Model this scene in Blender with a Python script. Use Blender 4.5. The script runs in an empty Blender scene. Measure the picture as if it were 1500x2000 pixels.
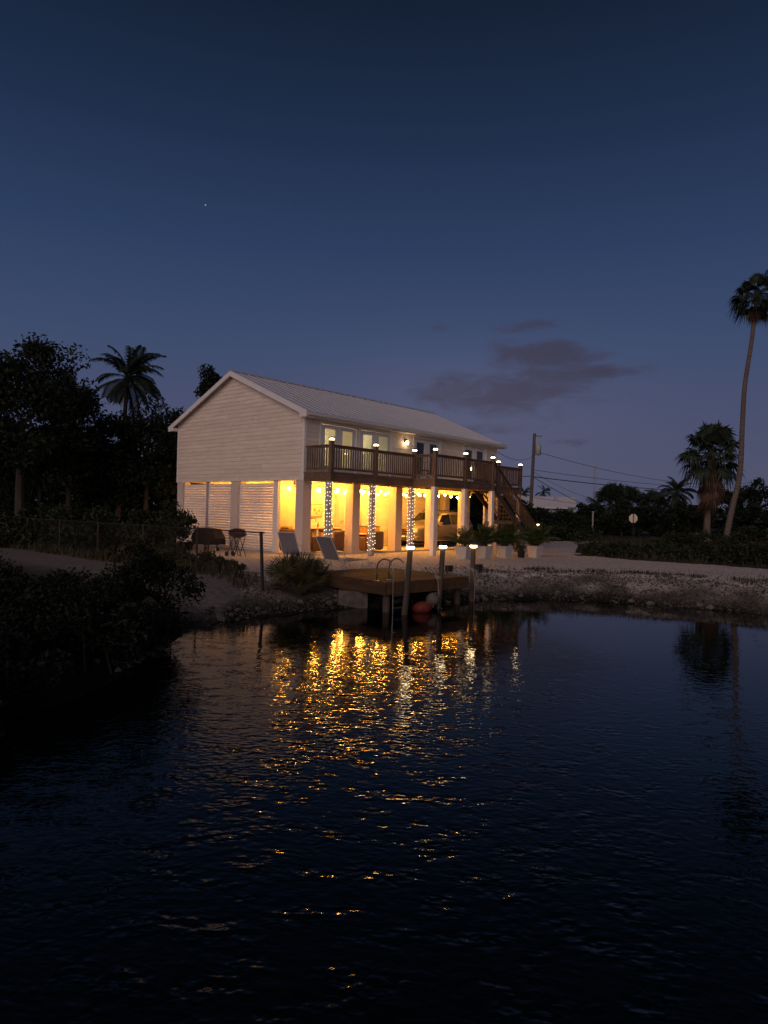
import bpy, math, random
import numpy as np
from mathutils import Vector, Matrix, Euler
random.seed(7)
RNG = np.random.default_rng(7)
S = bpy.context.scene
COL = S.collection
R = math.radians
PI = math.pi

# ------------------------------------------------------------------ camera
cd = bpy.data.cameras.new('camera')
cam = bpy.data.objects.new('camera', cd)
COL.objects.link(cam)
S.camera = cam
cd.sensor_fit = 'VERTICAL'
cd.sensor_height = 36.0
cd.lens = 1323.3 / 2000 * 36.0
cd.clip_start = 0.1
cd.clip_end = 4000
CAM_H = 2.476
cam.matrix_world = Matrix.Translation((0, 0, CAM_H)) @ Matrix.Rotation(R(90.02), 4, 'X') @ Matrix.Rotation(R(1.466), 4, 'Z')

# ------------------------------------------------------------------ sky, dusk light, exposure
W = bpy.data.worlds.new('World')
S.world = W
W.use_nodes = True
SUN_EL, SUN_AZ = 17.0, 202.0          # the afterglow: low in the west, behind the photographer's left shoulder
def build_world():
    nt = W.node_tree
    for n in list(nt.nodes):
        nt.nodes.remove(n)
    N, L = nt.nodes.new, nt.links.new
    out = N('ShaderNodeOutputWorld')
    bg = N('ShaderNodeBackground')
    L(bg.outputs[0], out.inputs[0])
    tc = N('ShaderNodeTexCoord')
    nrm = N('ShaderNodeVectorMath'); nrm.operation = 'NORMALIZE'
    L(tc.outputs['Generated'], nrm.inputs[0])
    sep = N('ShaderNodeSeparateXYZ')
    L(nrm.outputs[0], sep.inputs[0])
    # twilight gradient by height above the horizon
    ramp = N('ShaderNodeValToRGB')
    el = ramp.color_ramp.elements
    stops = [(0.0, (0.082, 0.085, 0.136)), (0.06, (0.077, 0.085, 0.147)), (0.14, (0.063, 0.078, 0.152)), (0.24, (0.041, 0.067, 0.147)),
             (0.36, (0.0230, 0.046, 0.114)), (0.48, (0.0118, 0.0262, 0.067)), (0.60, (0.0052, 0.0125, 0.032)), (1.0, (0.002, 0.005, 0.011))]
    el[0].position, el[0].color = stops[0][0], (*stops[0][1], 1)
    el[1].position, el[1].color = stops[-1][0], (*stops[-1][1], 1)
    for p, c in stops[1:-1]:
        e = el.new(p); e.color = (*c, 1)
    L(sep.outputs['Z'], ramp.inputs[0])
    # physical sky underneath, sun just under the horizon behind the camera
    sky = N('ShaderNodeTexSky'); sky.sky_type = 'NISHITA'; sky.sun_disc = False
    sky.sun_elevation = R(-2.0); sky.sun_rotation = R(SUN_AZ)
    mul = N('ShaderNodeVectorMath'); mul.operation = 'SCALE'; mul.inputs['Scale'].default_value = 0.02
    L(sky.outputs[0], mul.inputs[0])
    add = N('ShaderNodeMix'); add.data_type = 'RGBA'; add.blend_type = 'ADD'; add.inputs[0].default_value = 1.0
    L(ramp.outputs[0], add.inputs[6]); L(mul.outputs[0], add.inputs[7])
    # clouds: project direction on a flat layer
    def math_(op, a, b=None, c=None):
        n = N('ShaderNodeMath'); n.operation = op
        for i, v in enumerate((a, b, c)):
            if v is None: continue
            if isinstance(v, (int, float)): n.inputs[i].default_value = v
            else: L(v, n.inputs[i])
        return n.outputs[0]
    azn = math_('ARCTAN2', sep.outputs['X'], sep.outputs['Y'])
    eln = math_('ARCSINE', sep.outputs['Z'])
    comb = N('ShaderNodeCombineXYZ')
    L(azn, comb.inputs[0]); L(math_('MULTIPLY', eln, 2.6), comb.inputs[1])
    nz = N('ShaderNodeTexNoise'); nz.inputs['Scale'].default_value = 13.0; nz.inputs['Detail'].default_value = 9.0
    nz.inputs['Roughness'].default_value = 0.62; nz.inputs['Distortion'].default_value = 0.5
    L(comb.outputs[0], nz.inputs['Vector'])
    def blob(az, e, sa, se):
        da = math_('DIVIDE', math_('SUBTRACT', azn, R(az)), R(sa))
        de = math_('DIVIDE', math_('SUBTRACT', eln, R(e)), R(se))
        r2 = math_('ADD', math_('MULTIPLY', da, da), math_('MULTIPLY', de, de))
        return math_('POWER', 2.718, math_('MULTIPLY', r2, -1.0))
    env = blob(9.4, 10.0, 8.5, 2.1)
    for b in ((12.4, 13.1, 6.2, 1.5), (17.8, 11.6, 4.2, 0.8), (14.0, 11.3, 5.0, 1.4), (6.5, 10.8, 4.0, 1.2), (14.8, 6.1, 3.2, 0.45), (4.0, 15.2, 1.6, .6), (11.5, 15.4, 4, .9), (9, 7.0, 6, .8)):
        env = math_('MAXIMUM', env, math_('MULTIPLY', blob(*b), 1.0 if 8 < b[1] < 15 else 0.7))
    # thin scattered cloud banks all round the horizon
    nb = N('ShaderNodeTexNoise'); nb.inputs['Scale'].default_value = 2.2; nb.inputs['Detail'].default_value = 3
    L(comb.outputs[0], nb.inputs['Vector'])
    mask = math_('SUBTRACT', math_('ADD', math_('MULTIPLY', nz.outputs[0], 1.9), math_('MULTIPLY', env, 1.1)), 1.32)
    mr = N('ShaderNodeMapRange'); mr.interpolation_type = 'SMOOTHSTEP'
    L(mask, mr.inputs[0]); mr.inputs[1].default_value = 0.0; mr.inputs[2].default_value = 0.75; mr.inputs[3].default_value = 0; mr.inputs[4].default_value = 0.95
    cm = N('ShaderNodeMix'); cm.data_type = 'RGBA'
    L(mr.outputs[0], cm.inputs[0]); L(add.outputs[2], cm.inputs[6])
    cm.inputs[7].default_value = (0.042, 0.043, 0.080, 1)
    # pale haze around the cloud bank
    hz = N('ShaderNodeMix'); hz.data_type = 'RGBA'; hz.blend_type = 'ADD'
    L(math_('MULTIPLY', blob(6.0, 8.5, 13, 6), 0.24), hz.inputs[0]); L(cm.outputs[2], hz.inputs[6]); hz.inputs[7].default_value = (0.10, 0.075, 0.085, 1)
    # one early planet
    star = N('ShaderNodeVectorMath'); star.operation = 'DISTANCE'
    sd = Vector(((386 - 750) / 1323.3, 1.0, (1000 - 400 - 9) / 1323.3)).normalized()
    L(nrm.outputs[0], star.inputs[0]); star.inputs[1].default_value = sd
    st = math_('MULTIPLY', math_('LESS_THAN', star.outputs['Value'], 0.0008), 0.35)
    fin = N('ShaderNodeMix'); fin.data_type = 'RGBA'; fin.blend_type = 'ADD'; fin.inputs[0].default_value = 1
    cst = N('ShaderNodeCombineXYZ')
    for i in range(3): L(st, cst.inputs[i])
    L(hz.outputs[2], fin.inputs[6]); L(cst.outputs[0], fin.inputs[7])
    L(fin.outputs[2], bg.inputs[0])
    bg.inputs[1].default_value = 1.0
build_world()
sl = bpy.data.lights.new('afterglow', 'SUN'); sl.energy = 1.22; sl.angle = R(60); sl.color = (1.0, 0.73, 0.63)
so = bpy.data.objects.new('afterglow', sl); COL.objects.link(so)
sdir = Vector((math.sin(R(SUN_AZ)) * math.cos(R(SUN_EL)), math.cos(R(SUN_AZ)) * math.cos(R(SUN_EL)), math.sin(R(SUN_EL))))
so.rotation_euler = sdir.to_track_quat('Z', 'Y').to_euler()
BULB = 205.0          # emission of the festoon bulbs
vs = S.view_settings
S.display_settings.display_device = 'sRGB'
vs.view_transform = 'Standard'; vs.look = 'None'; vs.exposure = 0; vs.gamma = 1; vs.use_curve_mapping = False
S.render.engine = 'CYCLES'
cy = S.cycles
cy.use_denoising = True
cy.denoiser = 'OPENIMAGEDENOISE'
cy.max_bounces = 7; cy.diffuse_bounces = 4; cy.glossy_bounces = 4; cy.transmission_bounces = 5; cy.transparent_max_bounces = 8
cy.sample_clamp_indirect = 40.0
cy.caustics_reflective = False; cy.caustics_refractive = False
try: cy.use_light_tree = True
except Exception: pass

# ------------------------------------------------------------------ materials
def mat(name, col, rough=0.7, scale=6.0, var=0.25, stretch=(1, 1, 1), metal=0.0, bump=0.0, rnd=0.0, island=0.0, spec=0.4, col2=None, detail=5, trans=0.0):
    m = bpy.data.materials.new(name); m.use_nodes = True
    nt = m.node_tree; N, L = nt.nodes.new, nt.links.new
    p = nt.nodes['Principled BSDF']
    p.inputs['Roughness'].default_value = rough
    p.inputs['Metallic'].default_value = metal
    p.inputs['Specular IOR Level'].default_value = spec
    tc = N('ShaderNodeTexCoord'); mp = N('ShaderNodeMapping')
    mp.inputs['Scale'].default_value = stretch
    L(tc.outputs['Object'], mp.inputs[0])
    vec = mp.outputs[0]
    if rnd:
        oi = N('ShaderNodeObjectInfo'); av = N('ShaderNodeVectorMath'); av.operation = 'ADD'
        sc = N('ShaderNodeMath'); sc.operation = 'MULTIPLY'; sc.inputs[1].default_value = 37.0
        L(oi.outputs['Random'], sc.inputs[0]); L(vec, av.inputs[0]); L(sc.outputs[0], av.inputs[1])
        vec = av.outputs[0]
    nz = N('ShaderNodeTexNoise'); nz.inputs['Scale'].default_value = scale; nz.inputs['Detail'].default_value = detail
    L(vec, nz.inputs['Vector'])
    mx = N('ShaderNodeMix'); mx.data_type = 'RGBA'
    c2 = col2 or tuple(min(1, c * (1 + var)) for c in col)
    c1 = tuple(c * (1 - var) for c in col)
    mx.inputs[6].default_value = (*c1, 1); mx.inputs[7].default_value = (*c2, 1)
    mr = N('ShaderNodeMapRange'); mr.inputs[1].default_value = 0.3; mr.inputs[2].default_value = 0.7
    L(nz.outputs[0], mr.inputs[0]); L(mr.outputs[0], mx.inputs[0])
    c = mx.outputs[2]
    def scale_by(src, amt, c):
        a = N('ShaderNodeMapRange'); a.inputs[3].default_value = 1 - amt; a.inputs[4].default_value = 1 + amt
        L(src, a.inputs[0])
        v = N('ShaderNodeVectorMath'); v.operation = 'SCALE'
        L(c, v.inputs[0]); L(a.outputs[0], v.inputs['Scale'])
        return v.outputs[0]
    if rnd: c = scale_by(oi.outputs['Random'], rnd, c)
    if island:
        g = N('ShaderNodeNewGeometry'); c = scale_by(g.outputs['Random Per Island'], island, c)
    L(c, p.inputs['Base Color'])
    if trans:
        p.inputs['Transmission Weight'].default_value = trans
    if bump:
        b = N('ShaderNodeBump'); b.inputs['Distance'].default_value = bump; b.inputs['Strength'].default_value = 0.7
        L(nz.outputs[0], b.inputs['Height']); L(b.outputs[0], p.inputs['Normal'])
    return m
def emis(name, col, strength, rough=0.4):
    m = bpy.data.materials.new(name); m.use_nodes = True
    p = m.node_tree.nodes['Principled BSDF']
    p.inputs['Base Color'].default_value = (0.8, 0.8, 0.8, 1); p.inputs['Roughness'].default_value = rough
    p.inputs['Emission Color'].default_value = (*col, 1); p.inputs['Emission Strength'].default_value = strength
    return m
M = {}
M['siding'] = mat('cream_siding', (0.74, 0.645, 0.56), 0.55, 3, 0.09, (0.5, 0.5, 1), rnd=0.05)
M['white'] = mat('white_paint', (0.76, 0.74, 0.73), 0.5, 9, 0.05, rnd=0.02)
M['stucco'] = mat('painted_column', (0.62, 0.52, 0.46), 0.8, 18, 0.08, bump=0.004)
M['greypost'] = mat('grey_post', (0.38, 0.34, 0.36), 0.8, 12, 0.14, rnd=0.05)
M['roof'] = mat('pale_metal_roof', (0.68, 0.69, 0.74), 0.38, 2.5, 0.06, metal=0.25, rnd=0.03)
M['fasciametal'] = mat('white_fascia', (0.74, 0.72, 0.72), 0.45, 5, 0.04)
M['wood'] = mat('brown_deck_wood', (0.165, 0.100, 0.064), 0.7, 9, 0.35, (1, 1, 0.25), rnd=0.18, bump=0.002)
M['woodh'] = mat('brown_rim_wood', (0.165, 0.100, 0.064), 0.7, 9, 0.3, (0.2, 1, 1), rnd=0.12, bump=0.002)
M['stairwood'] = mat('dark_stair_wood', (0.085, 0.055, 0.038), 0.75, 9, 0.3, rnd=0.15)
M['board'] = mat('deck_board_wood', (0.21, 0.135, 0.085), 0.75, 8, 0.3, (0.15, 1, 1), rnd=0.2)
M['dockboard'] = mat('dock_board_wood', (0.085, 0.046, 0.023), 0.8, 8, 0.35, (1, 0.15, 1), rnd=0.28, bump=0.003)
M['piling'] = mat('dock_post_wood', (0.085, 0.064, 0.050), 0.85, 8, 0.35, (1, 1, 0.15), rnd=0.1, bump=0.004)
M['slab'] = mat('concrete_slab', (0.46, 0.42, 0.38), 0.8, 7, 0.12, bump=0.002)
M['concrete'] = mat('old_concrete', (0.115, 0.10, 0.09), 0.9, 5, 0.35, bump=0.01)
M['darkroom'] = mat('room_wall', (0.72, 0.68, 0.60), 0.7, 3, 0.04)
M['floorwood'] = mat('room_floor', (0.30, 0.22, 0.15), 0.5, 5, 0.2)
M['ceil'] = mat('carport_ceiling', (0.62, 0.56, 0.50), 0.7, 6, 0.05)
M['darkmetal'] = mat('dark_metal', (0.03, 0.03, 0.032), 0.45, 8, 0.2, metal=0.3)
M['steel'] = mat('stainless_tube', (0.26, 0.25, 0.24), 0.28, 12, 0.15, metal=0.9)
M['galv'] = mat('galvanised_tube', (0.055, 0.046, 0.04), 0.5, 10, 0.25, metal=0.6)
M['galvwire'] = mat('galvanised_wire', (0.09, 0.08, 0.075), 0.5, 10, 0.2, metal=0.5)
M['sling'] = mat('grey_sling_fabric', (0.20, 0.18, 0.20), 0.85, 60, 0.15, rnd=0.06)
M['paleframe'] = mat('pale_frame', (0.55, 0.53, 0.52), 0.4, 8, 0.06)
M['wicker'] = mat('brown_wicker', (0.20, 0.105, 0.05), 0.75, 45, 0.45, (1, 1, 2.2), bump=0.01)
M['orangecush'] = mat('orange_cushion', (0.50, 0.20, 0.06), 0.9, 12, 0.12)
M['creamcush'] = mat('cream_cushion', (0.66, 0.56, 0.40), 0.9, 12, 0.1)
M['tabledark'] = mat('dark_table_wood', (0.035, 0.022, 0.015), 0.5, 8, 0.3)
M['tabletop'] = mat('pale_table_top', (0.52, 0.44, 0.38), 0.45, 6, 0.1)
M['cabinet'] = mat('tan_cabinet', (0.42, 0.24, 0.10), 0.6, 6, 0.2)
M['panel'] = mat('pale_hanging_panel', (0.72, 0.62, 0.42), 0.7, 3, 0.07, rnd=0.12)
M['glass'] = mat('dark_glass', (0.015, 0.017, 0.02), 0.06, 3, 0.1, spec=0.6)
M['carpaint'] = mat('silver_car_paint', (0.20, 0.18, 0.165), 0.28, 2, 0.03, metal=0.35)
M['rubber'] = mat('black_rubber', (0.012, 0.012, 0.012), 0.8, 12, 0.2)
M['chrome'] = mat('chrome', (0.55, 0.52, 0.5), 0.18, 5, 0.05, metal=1.0)
M['lens'] = mat('headlight_lens', (0.62, 0.60, 0.56), 0.12, 5, 0.05)
M['pot'] = mat('white_planter', (0.52, 0.50, 0.49), 0.5, 6, 0.06, rnd=0.04)
M['soil'] = mat('potting_soil', (0.03, 0.022, 0.016), 0.95, 20, 0.3)
M['leaf'] = mat('dark_tree_leaves', (0.019, 0.027, 0.016), 0.7, 0.6, 0.45, island=0.5, spec=0.15)
M['leaf2'] = mat('bush_leaves', (0.030, 0.040, 0.020), 0.7, 0.8, 0.4, island=0.5, spec=0.15)
M['mangrove'] = mat('mangrove_leaves', (0.016, 0.023, 0.015), 0.7, 0.9, 0.45, island=0.5, spec=0.08)
M['weed'] = mat('weedy_leaves', (0.055, 0.055, 0.026), 0.8, 2, 0.4, island=0.45, spec=0.1)
M['frond'] = mat('palm_frond', (0.026, 0.038, 0.025), 0.6, 1.5, 0.35, island=0.35, rnd=0.2, spec=0.2)
M['arecafrond'] = mat('areca_frond', (0.050, 0.070, 0.022), 0.55, 3, 0.35, island=0.4, rnd=0.2, spec=0.25)
M['deadfrond'] = mat('dead_palm_frond', (0.085, 0.055, 0.040), 0.9, 2, 0.35, island=0.4, rnd=0.2, spec=0.1)
M['palmetto'] = mat('palmetto_frond', (0.085, 0.080, 0.035), 0.6, 3, 0.3, island=0.4, rnd=0.2, spec=0.25)
M['trunk'] = mat('tree_trunk', (0.050, 0.042, 0.035), 0.9, 6, 0.35, (1, 1, 0.3), bump=0.02)
M['palmtrunk'] = mat('palm_trunk', (0.135, 0.105, 0.090), 0.9, 5, 0.3, (1, 1, 4), bump=0.015)
M['polewood'] = mat('utility_pole_wood', (0.115, 0.090, 0.082), 0.85, 7, 0.25, (1, 1, 0.15))
M['cable'] = mat('black_cable', (0.02, 0.02, 0.022), 0.6, 5, 0.1)
M['canmetal'] = mat('grey_can_paint', (0.36, 0.37, 0.38), 0.5, 5, 0.08)
M['rope'] = mat('pale_rope', (0.30, 0.24, 0.20), 0.9, 60, 0.25)
M['red'] = mat('red_buoy_vinyl', (0.15, 0.022, 0.018), 0.6, 8, 0.25)
M['buoygrey'] = mat('grey_buoy_vinyl', (0.12, 0.11, 0.11), 0.6, 8, 0.2)
M['signback'] = mat('sign_back_metal', (0.86, 0.78, 0.60), 0.5, 6, 0.12)
M['signgreen'] = mat('green_sign_sheet', (0.10, 0.22, 0.17), 0.5, 5, 0.1)
M['signred'] = mat('dull_red_sign', (0.20, 0.05, 0.045), 0.6, 5, 0.1)
M['farhouse'] = mat('far_house_wall', (0.34, 0.33, 0.35), 0.8, 3, 0.08)
M['farroof'] = mat('far_white_roof', (0.62, 0.62, 0.66), 0.6, 3, 0.06)
M['grassblade'] = mat('dry_grass', (0.060, 0.055, 0.032), 0.9, 2, 0.4, island=0.5, spec=0.1)
M['rock'] = mat('coral_rock', (0.15, 0.14, 0.13), 0.95, 5, 0.4, rnd=0.25, bump=0.02, spec=0.1)
M['gravelstone'] = mat('gravel_stone', (0.11, 0.10, 0.094), 0.95, 9, 0.3, island=0.7, spec=0.1)
M['cover'] = mat('black_grill_cover', (0.028, 0.020, 0.017), 0.7, 9, 0.3)
M['barbecue'] = mat('dark_red_enamel', (0.060, 0.022, 0.016), 0.4, 9, 0.2)
M['asphalt'] = mat('pale_asphalt', (0.16, 0.155, 0.155), 0.9, 3, 0.2)
M['bulb'] = emis('warm_bulb', (1.0, 0.43, 0.056), BULB)
M['fairy'] = emis('fairy_bulb', (1.0, 0.78, 0.48), 4.5)
M['solar'] = emis('solar_cap_lens', (1.0, 0.70, 0.34), 20)
M['sconce'] = emis('sconce_lens', (1.0, 0.66, 0.32), 26)
M['roomlamp'] = emis('room_lamp_shade', (1.0, 0.78, 0.44), 15)
M['roomlamp2'] = emis('cool_lamp_shade', (0.92, 1.0, 0.78), 9)

# ------------------------------------------------------------------ mesh building
class MB:
    def __init__(s): s.v = []; s.f = []
    def add(s, vs_, fs):
        o = len(s.v); s.v += [tuple(x) for x in vs_]; s.f += [tuple(i + o for i in f) for f in fs]; return s
    def box(s, x0, x1, y0, y1, z0, z1):
        return s.add([(x0, y0, z0), (x1, y0, z0), (x1, y1, z0), (x0, y1, z0), (x0, y0, z1), (x1, y0, z1), (x1, y1, z1), (x0, y1, z1)],
                     [(0, 3, 2, 1), (4, 5, 6, 7), (0, 1, 5, 4), (1, 2, 6, 5), (2, 3, 7, 6), (3, 0, 4, 7)])
    def prism(s, pts, a0, a1, axis='x'):
        """extrude polygon pts (2D) along axis"""
        n = len(pts)
        def P(p, a):
            return (a, p[0], p[1]) if axis == 'x' else (p[0], a, p[1]) if axis == 'y' else (p[0], p[1], a)
        vs_ = [P(p, a0) for p in pts] + [P(p, a1) for p in pts]
        fs = [tuple(range(n))[::-1], tuple(range(n, 2 * n))] + [(i, (i + 1) % n, n + (i + 1) % n, n + i) for i in range(n)]
        return s.add(vs_, fs)
    def tube(s, pts, r, n=6, cap=True):
        pts = [Vector(p) for p in pts]
        rs = r if isinstance(r, (list, tuple)) else [r] * len(pts)
        o = len(s.v)
        up = None
        for i, p in enumerate(pts):
            d = (pts[min(i + 1, len(pts) - 1)] - pts[max(i - 1, 0)]).normalized()
            if up is None:
                up = Vector((0, 0, 1)) if abs(d.z) < 0.9 else Vector((1, 0, 0))
            a = d.cross(up).normalized(); b = a.cross(d).normalized(); up = b
            for k in range(n):
                t = 2 * PI * k / n
                s.v.append(tuple(p + a * (rs[i] * math.cos(t)) + b * (rs[i] * math.sin(t))))
        for i in range(len(pts) - 1):
            for k in range(n):
                k2 = (k + 1) % n
                s.f.append((o + i * n + k, o + i * n + k2, o + (i + 1) * n + k2, o + (i + 1) * n + k))
        if cap:
            s.f.append(tuple(o + k for k in range(n))[::-1]); s.f.append(tuple(o + (len(pts) - 1) * n + k for k in range(n)))
        return s
    def lathe(s, prof, n=12, c=(0, 0, 0)):
        o = len(s.v)
        for (r, z) in prof:
            for k in range(n):
                t = 2 * PI * k / n
                s.v.append((c[0] + r * math.cos(t), c[1] + r * math.sin(t), c[2] + z))
        for i in range(len(prof) - 1):
            for k in range(n):
                k2 = (k + 1) % n
                s.f.append((o + i * n + k, o + i * n + k2, o + (i + 1) * n + k2, o + (i + 1) * n + k))
        s.f.append(tuple(o + k for k in range(n))[::-1]); s.f.append(tuple(o + (len(prof) - 1) * n + k for k in range(n)))
        return s
    def rbox(s, x0, x1, y0, y1, z0, z1, b=0.03):
        """box with chamfered edges"""
        xs, ys, zs = (x0, x1), (y0, y1), (z0, z1)
        pts = []
        idx = {}
        for i in (0, 1):
            for j in (0, 1):
                for k in (0, 1):
                    sx, sy, sz = (1, -1)[i] * b, (1, -1)[j] * b, (1, -1)[k] * b
                    for a, q in enumerate(((0, sy, sz), (sx, 0, sz), (sx, sy, 0))):
                        idx[(i, j, k, a)] = len(pts); pts.append((xs[i] + q[0], ys[j] + q[1], zs[k] + q[2]))
        fs = []
        for i in (0, 1): fs.append([idx[(i, j, k, 0)] for j, k in ((0, 0), (1, 0), (1, 1), (0, 1))][::(-1 if i == 0 else 1)])
        for j in (0, 1): fs.append([idx[(i, j, k, 1)] for i, k in ((0, 0), (1, 0), (1, 1), (0, 1))][::(1 if j == 0 else -1)])
        for k in (0, 1): fs.append([idx[(i, j, k, 2)] for i, j in ((0, 0), (1, 0), (1, 1), (0, 1))][::(-1 if k == 0 else 1)])
        for i in (0, 1):
            for j in (0, 1): fs.append([idx[(i, j, 0, 0)], idx[(i, j, 0, 1)], idx[(i, j, 1, 1)], idx[(i, j, 1, 0)]])
        for i in (0, 1):
            for k in (0, 1): fs.append([idx[(i, 0, k, 0)], idx[(i, 0, k, 2)], idx[(i, 1, k, 2)], idx[(i, 1, k, 0)]])
        for j in (0, 1):
            for k in (0, 1): fs.append([idx[(0, j, k, 1)], idx[(0, j, k, 2)], idx[(1, j, k, 2)], idx[(1, j, k, 1)]])
        for i in (0, 1):
            for j in (0, 1):
                for k in (0, 1): fs.append([idx[(i, j, k, a)] for a in range(3)])
        return s.add(pts, fs)
    def mesh(s, name, m, smooth=False):
        me = bpy.data.meshes.new(name)
        me.from_pydata(s.v, [], s.f)
        if m is not None: me.materials.append(M[m] if isinstance(m, str) else m)
        if smooth: me.polygons.foreach_set('use_smooth', [True] * len(me.polygons))
        me.update()
        return me
def ob(name, me, parent=None, loc=(0, 0, 0), rot=(0, 0, 0), sc=(1, 1, 1)):
    o = bpy.data.objects.new(name, me); COL.objects.link(o)
    o.location = loc; o.rotation_euler = rot; o.scale = sc
    if parent is not None: o.parent = parent
    return o
def part(name, mb, m, parent, smooth=False, **k):
    return ob(name, mb.mesh(name, m, smooth), parent, **k)
def thing(name, label, cat, loc=(0, 0, 0), rot=(0, 0, 0), group=None, me=None):
    o = ob(name, me, None, loc, rot); o['label'] = label; o['category'] = cat
    if group: o['group'] = group
    return o
def npmesh(name, V, F, m, smooth=False):
    """V (n,3) array, F (k,4) or (k,3) array"""
    me = bpy.data.meshes.new(name)
    k = F.shape[1]
    me.vertices.add(len(V)); me.vertices.foreach_set('co', np.ascontiguousarray(V, dtype=np.float32).ravel())
    me.loops.add(F.size); me.loops.foreach_set('vertex_index', np.ascontiguousarray(F, dtype=np.int32).ravel())
    me.polygons.add(len(F)); me.polygons.foreach_set('loop_start', np.arange(0, F.size, k, dtype=np.int32))
    me.polygons.foreach_set('loop_total', np.full(len(F), k, dtype=np.int32))
    if smooth: me.polygons.foreach_set('use_smooth', np.ones(len(F), dtype=bool))
    me.materials.append(M[m])
    me.update(calc_edges=True); me.validate()
    return me

# house frame
HA = Vector((-3.1636, 26.3535, 0.70)); YAW = R(48.68)
HU = Vector((math.cos(YAW), math.sin(YAW), 0)); HV = Vector((-math.sin(YAW), math.cos(YAW), 0))
def h2w(u, v, z=0.0): return HA + HU * u + HV * v + Vector((0, 0, z))

# ------------------------------------------------------------------ terrain
SHORE = [(-5.0, -3), (-4.6, 3), (-4.1, 7), (-3.7, 10), (-3.75, 12.5), (-3.7, 13.8), (-3.3, 14.75), (-2.67, 15.6), (-1.9, 16.3), (-1.1, 17.0), (-0.3, 17.5),
         (1.4, 18.5), (2.7, 19.4), (3.9, 19.9), (4.9, 20.1), (6.45, 20.0), (8.0, 19.3), (9.4, 18.6), (11.0, 17.6), (16, 14.8), (24, 10), (40, 2), (48, -3)]
WPOLY = np.array(SHORE)
SA, SB = WPOLY, np.roll(WPOLY, -1, axis=0)
def shore_dist(x, y):
    """+ on land, - in the water"""
    P = np.stack([x.ravel(), y.ravel()], 1)
    best = np.full(len(P), 1e9); ins = np.zeros(len(P), bool)
    for a, b in zip(SA, SB):
        ab = b - a; t = np.clip(((P - a) @ ab) / (ab @ ab), 0, 1)
        d = np.linalg.norm(P - a - t[:, None] * ab, axis=1); best = np.minimum(best, d)
        c = (a[1] > P[:, 1]) != (b[1] > P[:, 1])
        with np.errstate(divide='ignore', invalid='ignore'):
            xi = (b[0] - a[0]) * (P[:, 1] - a[1]) / (b[1] - a[1]) + a[0]
        ins ^= c & (P[:, 0] < xi)
    return np.where(ins, -best, best).reshape(x.shape)
def inpoly(x, y, poly):
    P = np.stack([x.ravel(), y.ravel()], 1); ins = np.zeros(len(P), bool); pg = np.array(poly)
    for a, b in zip(pg, np.roll(pg, -1, axis=0)):
        c = (a[1] > P[:, 1]) != (b[1] > P[:, 1])
        with np.errstate(divide='ignore', invalid='ignore'):
            xi = (b[0] - a[0]) * (P[:, 1] - a[1]) / (b[1] - a[1]) + a[0]
        ins ^= c & (P[:, 0] < xi)
    return ins.reshape(x.shape)
def vnoise(x, y, s, seed=0):
    """cheap value noise"""
    X, Y = x / s, y / s
    xi, yi = np.floor(X), np.floor(Y); fx, fy = X - xi, Y - yi
    fx, fy = fx * fx * (3 - 2 * fx), fy * fy * (3 - 2 * fy)
    def h(a, b):
        v = np.sin(a * 127.1 + b * 311.7 + seed * 74.7) * 43758.5453
        return v - np.floor(v)
    return (h(xi, yi) * (1 - fx) + h(xi + 1, yi) * fx) * (1 - fy) + (h(xi, yi + 1) * (1 - fx) + h(xi + 1, yi + 1) * fx) * fy
def height(x, y):
    d = shore_dist(x, y)
    n = (vnoise(x, y, 1.1) - .5) * .16 + (vnoise(x, y, 0.45, 3) - .5) * .13
    dd = d + n * 1.6
    t = np.clip(dd / 2.9, 0, 1)
    land = 0.70 * (t * t * (3 - 2 * t)) ** 0.62
    bank = np.clip(1 - np.abs(dd - 0.9) / 1.3, 0, 1)
    hgt = np.where(dd > 0, land + n * bank * 0.9, np.maximum(dd * 0.5, -1.6))
    far = np.clip((y - 55) / 60, 0, 1)
    return hgt - 0.02 * np.where(d > 3, 1, 0) * (vnoise(x, y, 2.0, 5)) - far * 0.0
def axis(a, b, st, lo, hi):
    L_ = list(np.arange(a, b + 1e-6, st)); s = st; v = a; left = []
    while v > lo: s *= 1.35; v -= s; left.append(max(v, lo))
    s = st; v = L_[-1]; right = []
    while v < hi: s *= 1.35; v += s; right.append(min(v, hi))
    return np.array(left[::-1] + L_ + right)
GX = axis(-19, 24, 0.2, -1500, 1500); GY = axis(3, 34, 0.2, -400, 2500)
gx, gy = np.meshgrid(GX, GY)
gz = height(gx, gy)
gd = shore_dist(gx, gy)
nx, ny = len(GX), len(GY)
GV = np.stack([gx.ravel(), gy.ravel(), gz.ravel()], 1)
ii, jj = np.meshgrid(np.arange(nx - 1), np.arange(ny - 1))
a = (jj * nx + ii).ravel()
GF = np.stack([a, a + 1, a + nx + 1, a + nx], 1)
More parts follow.
